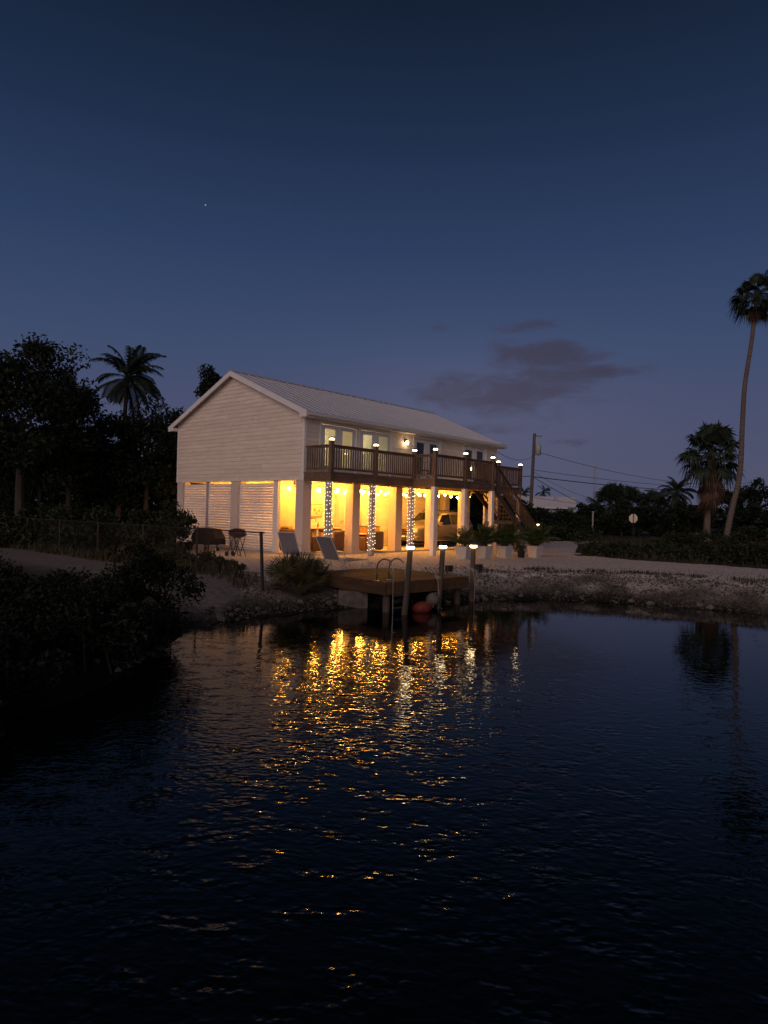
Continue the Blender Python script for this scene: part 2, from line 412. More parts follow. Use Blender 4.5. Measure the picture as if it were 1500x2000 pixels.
def ground_mat():
    m = mat('ground_soil', (0.040, 0.038, 0.034), 0.95, 1.3, 0.45, bump=0.05, spec=0.1, detail=9)
    nt = m.node_tree; N, L = nt.nodes.new, nt.links.new
    p = nt.nodes['Principled BSDF']
    old = p.inputs['Base Color'].links[0].from_socket
    at = N('ShaderNodeAttribute'); at.attribute_name = 'pale'; at.attribute_type = 'GEOMETRY'
    tc = N('ShaderNodeTexCoord')
    n1 = N('ShaderNodeTexNoise'); n1.inputs['Scale'].default_value = 7; n1.inputs['Detail'].default_value = 8; n1.inputs['Roughness'].default_value = .7
    L(tc.outputs['Object'], n1.inputs['Vector'])
    sub = N('ShaderNodeMath'); sub.operation = 'ADD'; L(at.outputs['Fac'], sub.inputs[0])
    m1 = N('ShaderNodeMath'); m1.operation = 'MULTIPLY_ADD'; L(n1.outputs[0], m1.inputs[0]); m1.inputs[1].default_value = 1.6; m1.inputs[2].default_value = -0.8
    L(m1.outputs[0], sub.inputs[1]); sub.use_clamp = True
    gl = N('ShaderNodeMath'); gl.operation = 'MULTIPLY'; L(sub.outputs[0], gl.inputs[0]); L(at.outputs['Fac'], gl.inputs[1])
    mx = N('ShaderNodeMix'); mx.data_type = 'RGBA'; L(gl.outputs[0], mx.inputs[0]); L(old, mx.inputs[6]); mx.inputs[7].default_value = (0.40, 0.36, 0.34, 1)
    # stones stay dark where the water keeps them wet
    gp = N('ShaderNodeNewGeometry'); sz = N('ShaderNodeSeparateXYZ'); L(gp.outputs['Position'], sz.inputs[0])
    wn = N('ShaderNodeMath'); wn.operation = 'MULTIPLY_ADD'; L(n1.outputs[0], wn.inputs[0]); wn.inputs[1].default_value = .3; L(sz.outputs['Z'], wn.inputs[2])
    wet = N('ShaderNodeMapRange'); wet.interpolation_type = 'SMOOTHSTEP'; L(wn.outputs[0], wet.inputs[0]); wet.inputs[1].default_value = .18; wet.inputs[2].default_value = .48; wet.inputs[3].default_value = .32; wet.inputs[4].default_value = 1
    ws = N('ShaderNodeVectorMath'); ws.operation = 'SCALE'; L(mx.outputs[2], ws.inputs[0]); L(wet.outputs[0], ws.inputs['Scale'])
    L(ws.outputs[0], p.inputs['Base Color'])
    return m
M['ground'] = ground_mat()
me = npmesh('ground', GV, GF, 'ground', True)
pale = np.clip((gd + (vnoise(gx, gy, .8, 31) - .5) * 1.6) / 1.5, 0, 1) * np.clip((5.5 - gd) / 1.5, 0, 1) * 0.95
left = gx < -3.6
path = left & (gd > 0)
pale = np.where(path, np.clip(1.6 - np.abs((gx * .66 + gy * .751 - 9.6) / 1.9), 0, 1) * 0.62, pale)
near_house = inpoly(gx, gy, [(-3.4, 17), (-6.3, 20.5), (-9.5, 24), (-14, 30), (-9, 36), (0, 30)])
pale = np.where(near_house, 0.75, pale)
at = me.attributes.new('pale', 'FLOAT', 'POINT'); at.data.foreach_set('value', pale.ravel().astype(np.float32))
g = ob('ground', me); g['kind'] = 'structure'
# pale crushed-coral driveway: follows the ground, a few millimetres above
DRIVE = [(-3.0, 17.9), (-1.8, 18.6), (0.2, 20.2), (2.4, 21.4), (4.0, 22.0), (6.4, 22.1), (8.4, 21.4), (11.2, 20.1), (16, 17.6), (24, 13), (24, 18), (14.6, 25.4), (11, 29.2), (9.3, 31.6),
         (9.6, 34.0), (7, 34), (1, 34), (-12, 34), (-9.8, 29.5), (-6.2, 23.0)]
cx, cy_ = GV[GF].mean(axis=1)[:, 0], GV[GF].mean(axis=1)[:, 1]
jx = cx + (vnoise(cx, cy_, .7, 9) - .5) * .9; jy = cy_ + (vnoise(cx, cy_, .7, 11) - .5) * .9
sel = inpoly(jx, jy, DRIVE) & (cy_ < 34.5)
used, inv = np.unique(GF[sel], return_inverse=True)
DV = GV[used] + np.array([0, 0, 0.006]); DF = inv.reshape(-1, 4)
M['drive'] = mat('crushed_coral', (0.56, 0.51, 0.50), 0.95, 9, 0.28, bump=0.03, spec=0.1, detail=10)
d = ob('gravel_driveway', npmesh('gravel_driveway', DV, DF, 'drive', True)); d['kind'] = 'structure'
dv = MB().add([(9.6, 33.9, 0.705), (13, 45, 0.705), (17, 51, .705), (13, 53, 0.705), (8.5, 50, 0.705), (6, 44, 0.705), (2, 34.2, 0.705)], [tuple(range(7))])
d = ob('gravel_lane', dv.mesh('gravel_lane', 'drive')); d['kind'] = 'structure'
rd = MB().add([(16, 78, 0.712), (60, 88, 0.712), (130, 100, 0.712), (130, 108, 0.712), (60, 96, .712), (16, 86, 0.712), (-60, 74, 0.712), (-60, 66, .712)], [(0, 1, 4, 5), (1, 2, 3, 4), (7, 0, 5, 6)])
d = ob('road', rd.mesh('road', 'asphalt')); d['kind'] = 'structure'

# ------------------------------------------------------------------ water
def water_mat():
    m = bpy.data.materials.new('canal_water'); m.use_nodes = True
    nt = m.node_tree; N, L = nt.nodes.new, nt.links.new
    p = nt.nodes['Principled BSDF']
    p.inputs['Base Color'].default_value = (0.0016, 0.0028, 0.003, 1)
    p.inputs['Roughness'].default_value = 0.025
    p.inputs['IOR'].default_value = 1.25
    g = N('ShaderNodeNewGeometry')
    mp = N('ShaderNodeMapping'); mp.inputs['Rotation'].default_value = (0, 0, R(14)); mp.inputs['Scale'].default_value = (0.8, 1.15, 1)
    L(g.outputs['Position'], mp.inputs[0])
    def noise(scale, det, vec=None, rough=.5):
        n = N('ShaderNodeTexNoise'); n.inputs['Scale'].default_value = scale; n.inputs['Detail'].default_value = det; n.inputs['Roughness'].default_value = rough
        L(vec or mp.outputs[0], n.inputs['Vector']); return n.outputs[0]
    def mth(op, a, b):
        n = N('ShaderNodeMath'); n.operation = op
        for i, v in enumerate((a, b)):
            if isinstance(v, (int, float)): n.inputs[i].default_value = v
            else: L(v, n.inputs[i])
        return n.outputs[0]
    h = mth('ADD', mth('MULTIPLY', mth('SUBTRACT', noise(1.3, 1), .5), 0.002), mth('MULTIPLY', mth('SUBTRACT', noise(6.5, 1), .5), 0.0130))
    h = mth('ADD', h, mth('MULTIPLY', mth('SUBTRACT', noise(14, 1), .5), 0.0112))
    # calmer towards the banks and to the right, livelier in the middle of the canal
    sep = N('ShaderNodeSeparateXYZ'); L(g.outputs['Position'], sep.inputs[0])
    mr = N('ShaderNodeMapRange'); mr.interpolation_type = 'SMOOTHSTEP'
    L(mth('ADD', sep.outputs['Y'], mth('MULTIPLY', noise(.45, 2), 5.0)), mr.inputs[0])
    mr.inputs[1].default_value = 18.4; mr.inputs[2].default_value = 8.0; mr.inputs[3].default_value = 0.18; mr.inputs[4].default_value = 1.1
    nb = N('ShaderNodeMapRange'); L(noise(.33, 2), nb.inputs[0]); nb.inputs[1].default_value = .3; nb.inputs[2].default_value = .7; nb.inputs[3].default_value = .55; nb.inputs[4].default_value = 1.2
    h = mth('MULTIPLY', h, mth('MULTIPLY', mr.outputs[0], nb.outputs[0]))
    pt = N('ShaderNodeMapRange'); pt.interpolation_type = 'SMOOTHSTEP'; L(noise(3.4, 2), pt.inputs[0])
    pt.inputs[1].default_value = .44; pt.inputs[2].default_value = .70; pt.inputs[3].default_value = .42; pt.inputs[4].default_value = 1.75
    h = mth('MULTIPLY', h, pt.outputs[0])
    mx_ = N('ShaderNodeMapRange'); mx_.interpolation_type = 'SMOOTHSTEP'; L(mth('ADD', sep.outputs['X'], mth('MULTIPLY', noise(.5, 1), 2.0)), mx_.inputs[0])
    mx_.inputs[1].default_value = 1.2; mx_.inputs[2].default_value = 4.6; mx_.inputs[3].default_value = 1.0; mx_.inputs[4].default_value = 0.38
    h = mth('MULTIPLY', h, mx_.outputs[0])
    b = N('ShaderNodeBump'); b.inputs['Strength'].default_value = 1.0; b.inputs['Distance'].default_value = 1.0
    L(h, b.inputs['Height']); L(b.outputs[0], p.inputs['Normal'])
    return m
M['water'] = water_mat()
w = ob('water', MB().add([(-9, -3, 0), (48, -3, 0), (48, 22.5, 0), (-9, 22.5, 0)], [(0, 1, 2, 3)]).mesh('water', 'water')); w['kind'] = 'structure'

def clear_glass():
    m = bpy.data.materials.new('clear_glass'); m.use_nodes = True
    nt = m.node_tree; N, L = nt.nodes.new, nt.links.new
    nt.nodes.remove(nt.nodes['Principled BSDF'])
    t = N('ShaderNodeBsdfTransparent'); t.inputs[0].default_value = (.9, .93, .9, 1)
    gl = N('ShaderNodeBsdfGlossy'); gl.inputs['Roughness'].default_value = .03
    mx = N('ShaderNodeMixShader'); lw0 = N('ShaderNodeLayerWeight'); pw_ = N('ShaderNodeMath'); pw_.operation = 'POWER'; pw_.inputs[1].default_value = 4.0; L(lw0.outputs['Facing'], pw_.inputs[0]); lw = N('ShaderNodeMath'); lw.operation = 'MULTIPLY_ADD'; L(pw_.outputs[0], lw.inputs[0]); lw.inputs[1].default_value = .8; lw.inputs[2].default_value = .05
    L(lw.outputs[0], mx.inputs[0]); L(t.outputs[0], mx.inputs[1]); L(gl.outputs[0], mx.inputs[2])
    L(mx.outputs[0], nt.nodes['Material Output'].inputs[0])
    return m
M['clear'] = clear_glass()

# ------------------------------------------------------------------ house
HW, HL, ZF, ZE, ZR, VR = 8.92, 13.88, 2.95, 5.69, 7.62, 4.56
OG, OE = 0.28, 0.40
SF = (ZR - ZE) / VR; SB_ = (ZR - ZE) / (HW - VR)
def roofz(v): return ZE + SF * v if v <= VR else ZE + SB_ * (HW - v)
house = thing('house', 'cream stilt house with lit carport, brown balcony and pale metal roof beside the canal', 'house', HA, (0, 0, YAW))
DOORS = [(0.85, 2.90), (3.10, 5.15), (6.75, 8.80), (10.75, 12.85)]
DZ0, DZ1 = 3.27, 5.28
wall = MB()
T = 0.14
# core of the front wall round the doors, back wall, gable walls
prev = 0.0
for (a, b) in DOORS + [(HL, HL)]:
    if a > prev: wall.box(prev, a, 0.0, T, ZF + .31, ZE)
    if b > a: wall.box(a, b, 0.0, T, DZ1, ZE)
    prev = b
wall.box(0, HL, HW - T, HW, ZF + .31, ZE)
for u0, u1 in ((0, T), (HL - T, HL)):
    wall.prism([(T, ZF + .31), (HW - T, ZF + .31), (HW - T, ZE + SB_ * T), (VR, ZR), (T, ZE + SF * T)], u0, u1, 'x')
wallo = part('wall', wall, 'siding', house)
CR = 0.172
def clap(name, P, n, axis_):  # P: 4 corner (a,z): bottom-left, bottom-right, top-right, top-left ; n: outward offset sign
    mb = MB()
    vs_ = []
    for (a_, z), off in zip(P, (0.030, 0.030, 0.011, 0.011)):
        vs_.append((-off, a_, z) if axis_ == 'u' else (a_, -off, z))
    for (a_, z) in P:
        vs_.append((-0.001, a_, z) if axis_ == 'u' else (a_, -0.001, z))
    fs = [(0, 1, 2, 3), (7, 6, 5, 4), (0, 4, 5, 1), (1, 5, 6, 2), (2, 6, 7, 3), (3, 7, 4, 0)]
    if axis_ == 'u': fs = [f[::-1] for f in fs]
    mb.add(vs_, fs)
    return part(name, mb, 'siding', wallo)
z = ZF
while z < ZR - 0.05:
    z1 = min(z + CR, ZR - .03)
    def ext(zz):
        if zz <= ZE: return 0.09, HW - 0.09
        return max(0.09, (zz - ZE) / SF + .01), min(HW - .09, HW - (zz - ZE) / SB_ - .01)
    a0, b0 = ext(z); a1, b1 = ext(z1)
    if min(b0, b1) - max(a0, a1) > 2.4:
        jt = max(a0, a1) + (min(b0, b1) - max(a0, a1)) * random.uniform(.25, .75)
        clap('siding_board', [(a0, z), (jt - .003, z), (jt - .003, z1), (a1, z1)], 1, 'u'); clap('siding_board', [(jt + .003, z), (b0, z), (b1, z1), (jt + .003, z1)], 1, 'u')
    else: clap('siding_board', [(a0, z), (b0, z), (b1, z1), (a1, z1)], 1, 'u')
    if z1 <= ZE + .02:
        zt = min(z1, ZE - .01)
        segs = [(0.09, HL - 0.09)]
        if zt > DZ0 and z < DZ1 + .08:
            segs = []; prev = 0.09
            for (a, b) in DOORS: segs.append((prev, a - .075)); prev = b + .075
            segs.append((prev, HL - .09))
        for (a, b) in segs: clap('siding_board', [(a, z), (b, z), (b, zt), (a, zt)], 1, 'v')
    z += CR
# corner boards
for (u0, u1, v0, v1) in ((-.036, .088, -.036, -.0), (-.036, 0, 0.0, .088), (-.036, 0, HW - .088, HW + .03), (HL - .088, HL + .03, -.036, 0)):
    part('corner_trim', MB().box(u0, u1, v0, v1, ZF - .02, ZE - .02), 'white', house)
part('floor_frame', MB().box(0.001, HL, 0.001, HW, ZF - .001, ZF + .30), 'ceil', house)
# rooms behind the doors
rm = MB()
rm.box(T, HL - T, T + .001, 3.6, 5.52, 5.58)
for u in (T + .02, 3.0, 5.7, 9.8): rm.box(u - .04, u + .04, T + .001, 3.6, ZF + .31, 5.519)
rm.box(T, HL - T, 3.601, 3.68, ZF + .31, 5.58)
part('room_partition', rm, 'darkroom', house)
part('room_floor', MB().box(T, HL - T, T, 3.6, ZF + .301, ZF + .315), 'floorwood', house)
part('curtain', MB().prism([(4.05 + i * .07, 3.2 if i % 2 else 3.26) for i in range(14)] + [(4.05 + i * .07, 3.28) for i in range(13, -1, -1)], 3.4, 5.4, 'z'), 'panel', house)
def shade(u, v, z, m, r=.2, h=.3):
    p = part('room_lamp', MB().lathe([(r * .6, h), (r, 0)], 12, (u, v, z)), m, house)
    part('lamp_stand', MB().lathe([(.12, 3.27 - z), (.02, 3.3 - z), (.02, 0.0)], 8, (u, v, z)), 'tabledark', p)
shade(1.05, 1.5, 4.05, 'roomlamp', .26, .36); shade(3.35, 1.4, 4.02, 'roomlamp2', .2, .25); shade(2.7, 2.6, 4.9, 'roomlamp', .25, .2); shade(4.9, 2.2, 4.9, 'roomlamp', .22, .2)
# french doors
for k, (a, b) in enumerate(DOORS):
    dr = part('french_door', MB().box(a + .02, b - .02, .05, .10, DZ0, DZ0 + .04), 'white', house)
    tr = MB(); tr.box(a - .07, a + .03, -.045, .06, DZ0, DZ1 - .03); tr.box(b - .03, b + .07, -.045, .06, DZ0, DZ1 - .03); tr.box(a - .09, b + .09, -.05, .06, DZ1 - .03, DZ1 + .09)
    part('door_trim', tr, 'white', dr)
    mid = (a + b) / 2
    for (x0, x1) in ((a + .035, mid - .006), (mid + .006, b - .035)):
        st = .205
        lf = MB(); lf.box(x0, x0 + st, .0, .045, DZ0 + .05, DZ1 - .05); lf.box(x1 - st, x1, .0, .045, DZ0 + .05, DZ1 - .05)
        lf.box(x0 + st, x1 - st, .0, .045, DZ0 + .05, DZ0 + .32); lf.box(x0 + st, x1 - st, .0, .045, DZ1 - .20, DZ1 - .05)
        part('door_leaf', lf, 'white', dr)
        part('glass_pane', MB().box(x0 + st, x1 - st, .018, .026, DZ0 + .32, DZ1 - .20), 'clear', dr)
    part('door_handle', MB().tube([(mid - .07, -.005, 4.2), (mid - .07, -.05, 4.2), (mid - .16, -.05, 4.2)], .011, 6), 'darkmetal', dr)
sc_ = part('wall_sconce', MB().box(6.03, 6.17, -.09, -.03, 4.98, 5.14), 'darkmetal', house)
part('sconce_lens', MB().lathe([(.03, 0.02), (.065, .06), (.065, .14), (.03, .17)], 10, (6.10, -.15, 4.87)), 'sconce', sc_)

# roof
roof = part('roof', MB().prism([(-OE, ZE - SF * OE - .0), (VR, ZR - .0), (HW + OE, ZE - SB_ * OE), (HW + OE, ZE - SB_ * OE + .05), (VR, ZR + .05), (-OE, ZE - SF * OE + .05)][:0] or
            [(-OE, ZE - SF * OE), (VR, ZR), (HW + OE, ZE - SB_ * OE), (HW + OE, ZE - SB_ * OE + .05), (VR, ZR + .05), (-OE, ZE - SF * OE + .05)], -OG, HL + OG, 'x'), 'fasciametal', house)
NP = 34; PW = (HL + 2 * OG) / NP
ang = math.atan(SF); sl_len = (VR + OE + .03) / math.cos(ang)
pm = MB(); g_ = .006
pm.add([(0, 0, 0), (PW - g_, 0, 0), (PW - g_, sl_len, 0), (0, sl_len, 0), (0, 0, .014), (PW - g_, 0, .014), (PW - g_, sl_len, .014), (0, sl_len, .014)],
       [(0, 3, 2, 1), (4, 5, 6, 7), (0, 1, 5, 4), (1, 2, 6, 5), (2, 3, 7, 6), (3, 0, 4, 7)])
pm.box(0.0, .024, 0, sl_len - .02, .014, .036)
pm.box(PW * .5, PW * .5 + .03, 0, sl_len - .02, .014, .020)
pmesh = pm.mesh('roof_panel', 'roof')
ang2 = math.atan(SB_); sl2 = (HW - VR + OE + .03) / math.cos(ang2)
for i in range(NP):
    ob('roof_panel', pmesh, roof, (-OG + i * PW, -OE - .03, ZE - SF * (OE + .03) + .056), (ang, 0, 0))
    ob('roof_panel', pmesh, roof, (-OG + (i + 1) * PW, HW + OE + .03, ZE - SB_ * (OE + .03) + .056), (ang2, 0, PI), (1, sl2 / sl_len, 1))
part('ridge_cap', MB().prism([(VR - .16, ZR + .0 + .045), (VR, ZR + .125), (VR + .16, ZR + .045), (VR + .15, ZR + .03), (VR, ZR + .105), (VR - .15, ZR + .03)], -OG - .02, HL + OG + .02, 'x'), 'roof', roof)
def rake(u0, u1, name):
    mb = MB()
    for s in (0, 1):
        if s == 0: p = [(-OE - .02, ZE - SF * (OE + .02) - .15), (VR, ZR - .15), (VR, ZR + .06), (-OE - .02, ZE - SF * (OE + .02) + .06)]
        else: p = [(VR, ZR - .15), (HW + OE + .02, ZE - SB_ * (OE + .02) - .15), (HW + OE + .02, ZE - SB_ * (OE + .02) + .06), (VR, ZR + .06)]
        mb.prism(p, u0, u1, 'x')
    part(name, mb, 'fasciametal', roof)
rake(-OG - .03, -OG, 'rake_board'); rake(HL + OG, HL + OG + .03, 'rake_board')
zev = ZE - SF * OE
part('fascia_board', MB().box(-OG, HL + OG, -OE - .025, -OE, zev - .15, zev + .045), 'fasciametal', roof)
part('gutter', MB().prism([(-OE - .03, zev + .03), (-OE - .03, zev - .09), (-OE - .12, zev - .09), (-OE - .14, zev + .03), (-OE - .125, zev + .03), (-OE - .11, zev - .075), (-OE - .04, zev - .075), (-OE - .04, zev + .03)], -OG - .02, HL + OG + .02, 'x'), 'fasciametal', roof)
part('soffit', MB().box(-OG, HL + OG, -OE, -.04, zev - .15, zev - .12), 'white', roof)
part('soffit', MB().box(-OG, HL + OG, HW + .04, HW + OE, zev - .15, zev - .12), 'white', roof)
part('eave_return', MB().box(-OG - .035, -.045, -OE - .02, -.0, zev - .16, zev - .0), 'fasciametal', roof)
part('eave_return', MB().box(-OG - .035, -.045, HW, HW + OE + .02, zev - .16, zev - .0), 'fasciametal', roof)

# carport columns, slab, walls
for i, u in enumerate((0.0, 2.80, 5.60, 8.32, 11.05, 13.42)):
    for v in (0.0, HW - .44):
        if u in (2.80, 5.6, 8.32, 11.05, 13.42) and v > 1 and u > 3: continue
        c = part('column', MB().box(u + .003, u + .445, v + .003, v + .437, 0, ZF - .002), 'stucco', house)
        if v == 0: part('column_base', MB().box(u - .008, u + .456, v - .008, v + .448, 0, .22), 'stucco', c)
part('column', MB().box(.003, .44, 4.19, 4.68, 0, ZF - .002), 'stucco', house)
part('column', MB().box(13.42, 13.86, 3.0, 3.44, 0, ZF - .002), 'stucco', house)
part('floor_slab', MB().box(-.12, HL + .1, -.12, HW + .1, -.12, .055), 'slab', house)
# enclosure walls with siding courses, door
EV, EU0, EU1 = 3.30, 2.35, 13.2
ew = MB().box(EU0, EU1, EV, EV + .1, .056, ZF - .004).box(EU0, EU0 + .1, EV + .101, HW - .05, .056, ZF - .004)
ewo = part('carport_wall', ew, 'siding', house)
z = .06
while z < ZF - .06:
    z1 = min(z + CR, ZF - .01)
    for kind in (0, 1):
        mb = MB()
        if kind == 0:
            mb.add([(EU0, EV - .026, z), (EU1, EV - .026, z), (EU1, EV - .009, z1), (EU0, EV - .009, z1), (EU0, EV - .001, z), (EU1, EV - .001, z), (EU1, EV - .001, z1), (EU0, EV - .001, z1)],
                   [(0, 1, 2, 3), (7, 6, 5, 4), (0, 4, 5, 1), (1, 5, 6, 2), (2, 6, 7, 3), (3, 7, 4, 0)])
        else:
            mb.add([(EU0 - .026, EV, z), (EU0 - .026, HW - .1, z), (EU0 - .009, HW - .1, z1), (EU0 - .009, EV, z1), (EU0 - .001, EV, z), (EU0 - .001, HW - .1, z), (EU0 - .001, HW - .1, z1), (EU0 - .001, EV, z1)],
                   [(3, 2, 1, 0), (4, 5, 6, 7), (1, 5, 4, 0), (2, 6, 5, 1), (3, 7, 6, 2), (0, 4, 7, 3)])
        part('siding_board', mb, 'siding', ewo)
    z += CR
part('pilaster', MB().box(5.0, 5.32, EV - .30, EV - .03, .056, ZF - .006), 'stucco', house)
dr = part('service_door', MB().box(5.45, 6.35, EV - .07, EV - .03, .06, 2.10), 'white', house)
fr = MB().box(5.36, 5.44, EV - .085, EV - .03, .06, 2.19).box(6.36, 6.44, EV - .085, EV - .03, .06, 2.19).box(5.36, 6.44, EV - .09, EV - .03, 2.11, 2.195)
part('door_frame', fr, 'white', dr); part('door_handle', MB().tube([(5.55, EV - .07, 1.05), (5.55, EV - .12, 1.05), (5.66, EV - .12, 1.05)], .014, 6), 'darkmetal', dr)
# ceiling joists seen at the carport edge
for v in (1.1, 2.2): part('ceiling_beam', MB().box(.5, EU1, v - .06, v + .06, ZF - .16, ZF - .003), 'ceil', house)
# louvred screens on the gable side
LOUV = [(6.60, 8.46), (4.70, 6.48), (1.87, 4.17)]
for (a, b) in LOUV:
    fr = MB().box(.10, .17, a, a + .05, .1, ZF - .02).box(.10, .17, b - .05, b, .1, ZF - .02).box(.10, .17, a + .05, b - .05, .07, .105)
    lo = part('louvre_screen', fr, 'white', house)
    n = 24; wdt = b - a - .1
    sm = MB(); th = R(47)
    # slat: blade leaning outward at its foot
    pr = [(-.018, -.032), (-.050, .002), (-.034, .020), (.060, .096), (.060, .103), (-.038, .029), (-.060, .006), (-.026, -.036)]
    n_ = len(pr)
    sm.add([(x, 0, z) for x, z in pr] + [(x, wdt, z) for x, z in pr], [tuple(range(n_)), tuple(range(n_, 2 * n_))[::-1]] + [(k, n_ + k, n_ + (k + 1) % n_, (k + 1) % n_) for k in range(n_)])
    sme = sm.mesh('slat', 'louvre')  if 'louvre' in M else None
    if sme is None:
        M['louvre'] = mat('louvre_paint', (0.80, 0.76, 0.74), .5, 9, .05, rnd=.04)
        sme = sm.mesh('slat', 'louvre')
    for i in range(n):
        ob('slat', sme, lo, (.135, a + .05, .14 + i * (ZF - .24) / n), (0, 0, 0))
part('screen_post', MB().box(.05, .2, 6.48, 6.60, .056, ZF - .003), 'greypost', house)
part('screen_post', MB().box(.06, .2, 1.60, 1.87, .056, ZF - .003), 'white', house)

# ------------------------------------------------------------------ balcony and stair
deck = part('balcony', MB().box(0.0, 13.95, -.08, -.04, 2.92, 3.22), 'woodh', house)
V1, V2, UW0, UW1 = -1.5, -2.62, 4.95, 9.5
def deck_area(u0, u1, va, vb):
    w_ = .138; n = int(round((va - vb) / w_)); w_ = (va - vb) / n
    me_ = MB().box(0, 1, 0, w_ - .008, 0, .032).mesh('deck_board', 'board')
    for i in range(n):
        ob('deck_board', me_, deck, (u0, vb + i * w_, 3.222), (0, 0, 0), (u1 - u0, 1, 1))
deck_area(-.06, 13.98, -.045, V1 - .06)
deck_area(UW0 - .06, UW1 + .05, V1 - .065, V2 - .06)
rim = MB()
rim.box(-.04, UW0, V1 - .02, V1 + .03, 2.90, 3.215).box(-.04, .01, V1 + .031, -.081, 2.90, 3.215)
rim.box(UW0 - .05, UW1, V2 - .02, V2 + .03, 2.90, 3.215).box(UW0 - .05, UW0, V2 + .031, V1 - .021, 2.90, 3.215).box(UW1 - .05, UW1, V2 + .031, V1 - .021, 2.9, 3.215)
rim.box(UW1, 13.95, V1 - .02, V1 + .03, 2.90, 3.215).box(13.9, 13.95, V1 + .031, -.081, 2.9, 3.215)
part('rim_joist', rim, 'woodh', deck)
jm = MB().box(-.02, .02, V1 + .04, -.09, 2.95, 3.21).mesh('joist', 'woodh')
for i in range(28): ob('joist', jm, deck, (.5 + i * .48, 0, 0))
jm2 = MB().box(-.02, .02, V2 + .04, V1 - .03, 2.95, 3.21).mesh('joist', 'woodh')
for i in range(9): ob('joist', jm2, deck, (5.3 + i * .48, 0, 0))
balm = MB().box(-.019, .019, -.019, .019, 0, .86).mesh('baluster', 'wood')
postm = MB().box(-.075, .075, -.075, .075, 2.93, 4.42).mesh('rail_post', 'wood')
capm = MB()
capm.box(-.085, .085, -.085, .085, .075, .10); capm.add([(-.085, -.085, .10), (.085, -.085, .10), (.085, .085, .10), (-.085, .085, .10), (0, 0, .145)], [(0, 1, 4), (1, 2, 4), (2, 3, 4), (3, 0, 4)])
capm.box(-.08, .08, -.08, .08, 0, .012)
capmesh = capm.mesh('solar_cap', 'darkmetal')
lensm = MB().rbox(-.072, .072, -.072, .072, .012, .075, .018).mesh('cap_lens', 'solar')
def rail_post(u, v, z0=0.0, light=True, parent=None):
    p = ob('rail_post', postm, parent or deck, (u, v, z0))
    return p
caps = []
def solar(parent, loc):
    c_ = ob('solar_cap', capmesh, parent, loc)
    l_ = ob('cap_lens', lensm, parent, loc)
    return c_
def rail_run(p0, p1, z0=0.0):
    p0, p1 = Vector((*p0, 0)), Vector((*p1, 0)); d = p1 - p0; n = max(1, int(d.length / .128))
    an = math.atan2(d.y, d.x); ln = d.length
    m1 = MB().box(.075, ln - .075, -.07, .07, 4.235, 4.275).box(.075, ln - .075, -.02, .02, 4.155, 4.234).mesh('top_rail', 'woodh')
    ob('top_rail', m1, deck, (p0.x, p0.y, z0), (0, 0, an))
    m2 = MB().box(.075, ln - .075, -.02, .02, 3.34, 3.42).mesh('bottom_rail', 'woodh')
    ob('bottom_rail', m2, deck, (p0.x, p0.y, z0), (0, 0, an))
    for i in range(1, n):
        q = p0 + d * (i / n)
        if min((q - p0).length, (q - p1).length) < .11: continue
        ob('baluster', balm, deck, (q.x, q.y, 3.35 + z0), (0, 0, an + random.uniform(-.06, .06)))
posts_ = [(0.03, V1), (2.5, V1), (4.98, V1), (4.98, V2), (7.2, V2), (9.44, V2), (11.74, V1), (13.92, V1)]
for (u, v) in posts_:
    p = rail_post(u, v); solar(p, (0, 0, 4.42))
rail_run((0.03, -.05), (0.03, V1)); rail_run((.03, V1), (2.5, V1)); rail_run((2.5, V1), (4.98, V1)); rail_run((4.98, V1), (4.98, V2))
rail_run((4.98, V2), (7.2, V2)); rail_run((7.2, V2), (9.44, V2)); rail_run((9.52, V1), (11.74, V1)); rail_run((11.74, V1), (13.92, V1)); rail_run((13.92, V1), (13.92, -.05))
# posts under the balcony
for u in (7.2, 9.42): part('support_post', MB().box(u - .10, u + .10, V2 - .08, V2 + .12, 0, 2.9), 'white', house)
part('support_post', MB().box(4.88, 5.1, V2 - .08, V2 + .12, 0, 2.9), 'white', house)
for u in (11.74, 13.86): part('support_post', MB().box(u - .09, u + .09, V1 - .06, V1 + .12, 0, 2.9), 'greypost', house)
for u in (.06, 2.5, 4.98):
    sp = part('support_post', MB().rbox(u - .10, u + .10, V1 + .04, V1 + .24, 0, 2.93, .02), 'greypost', house)
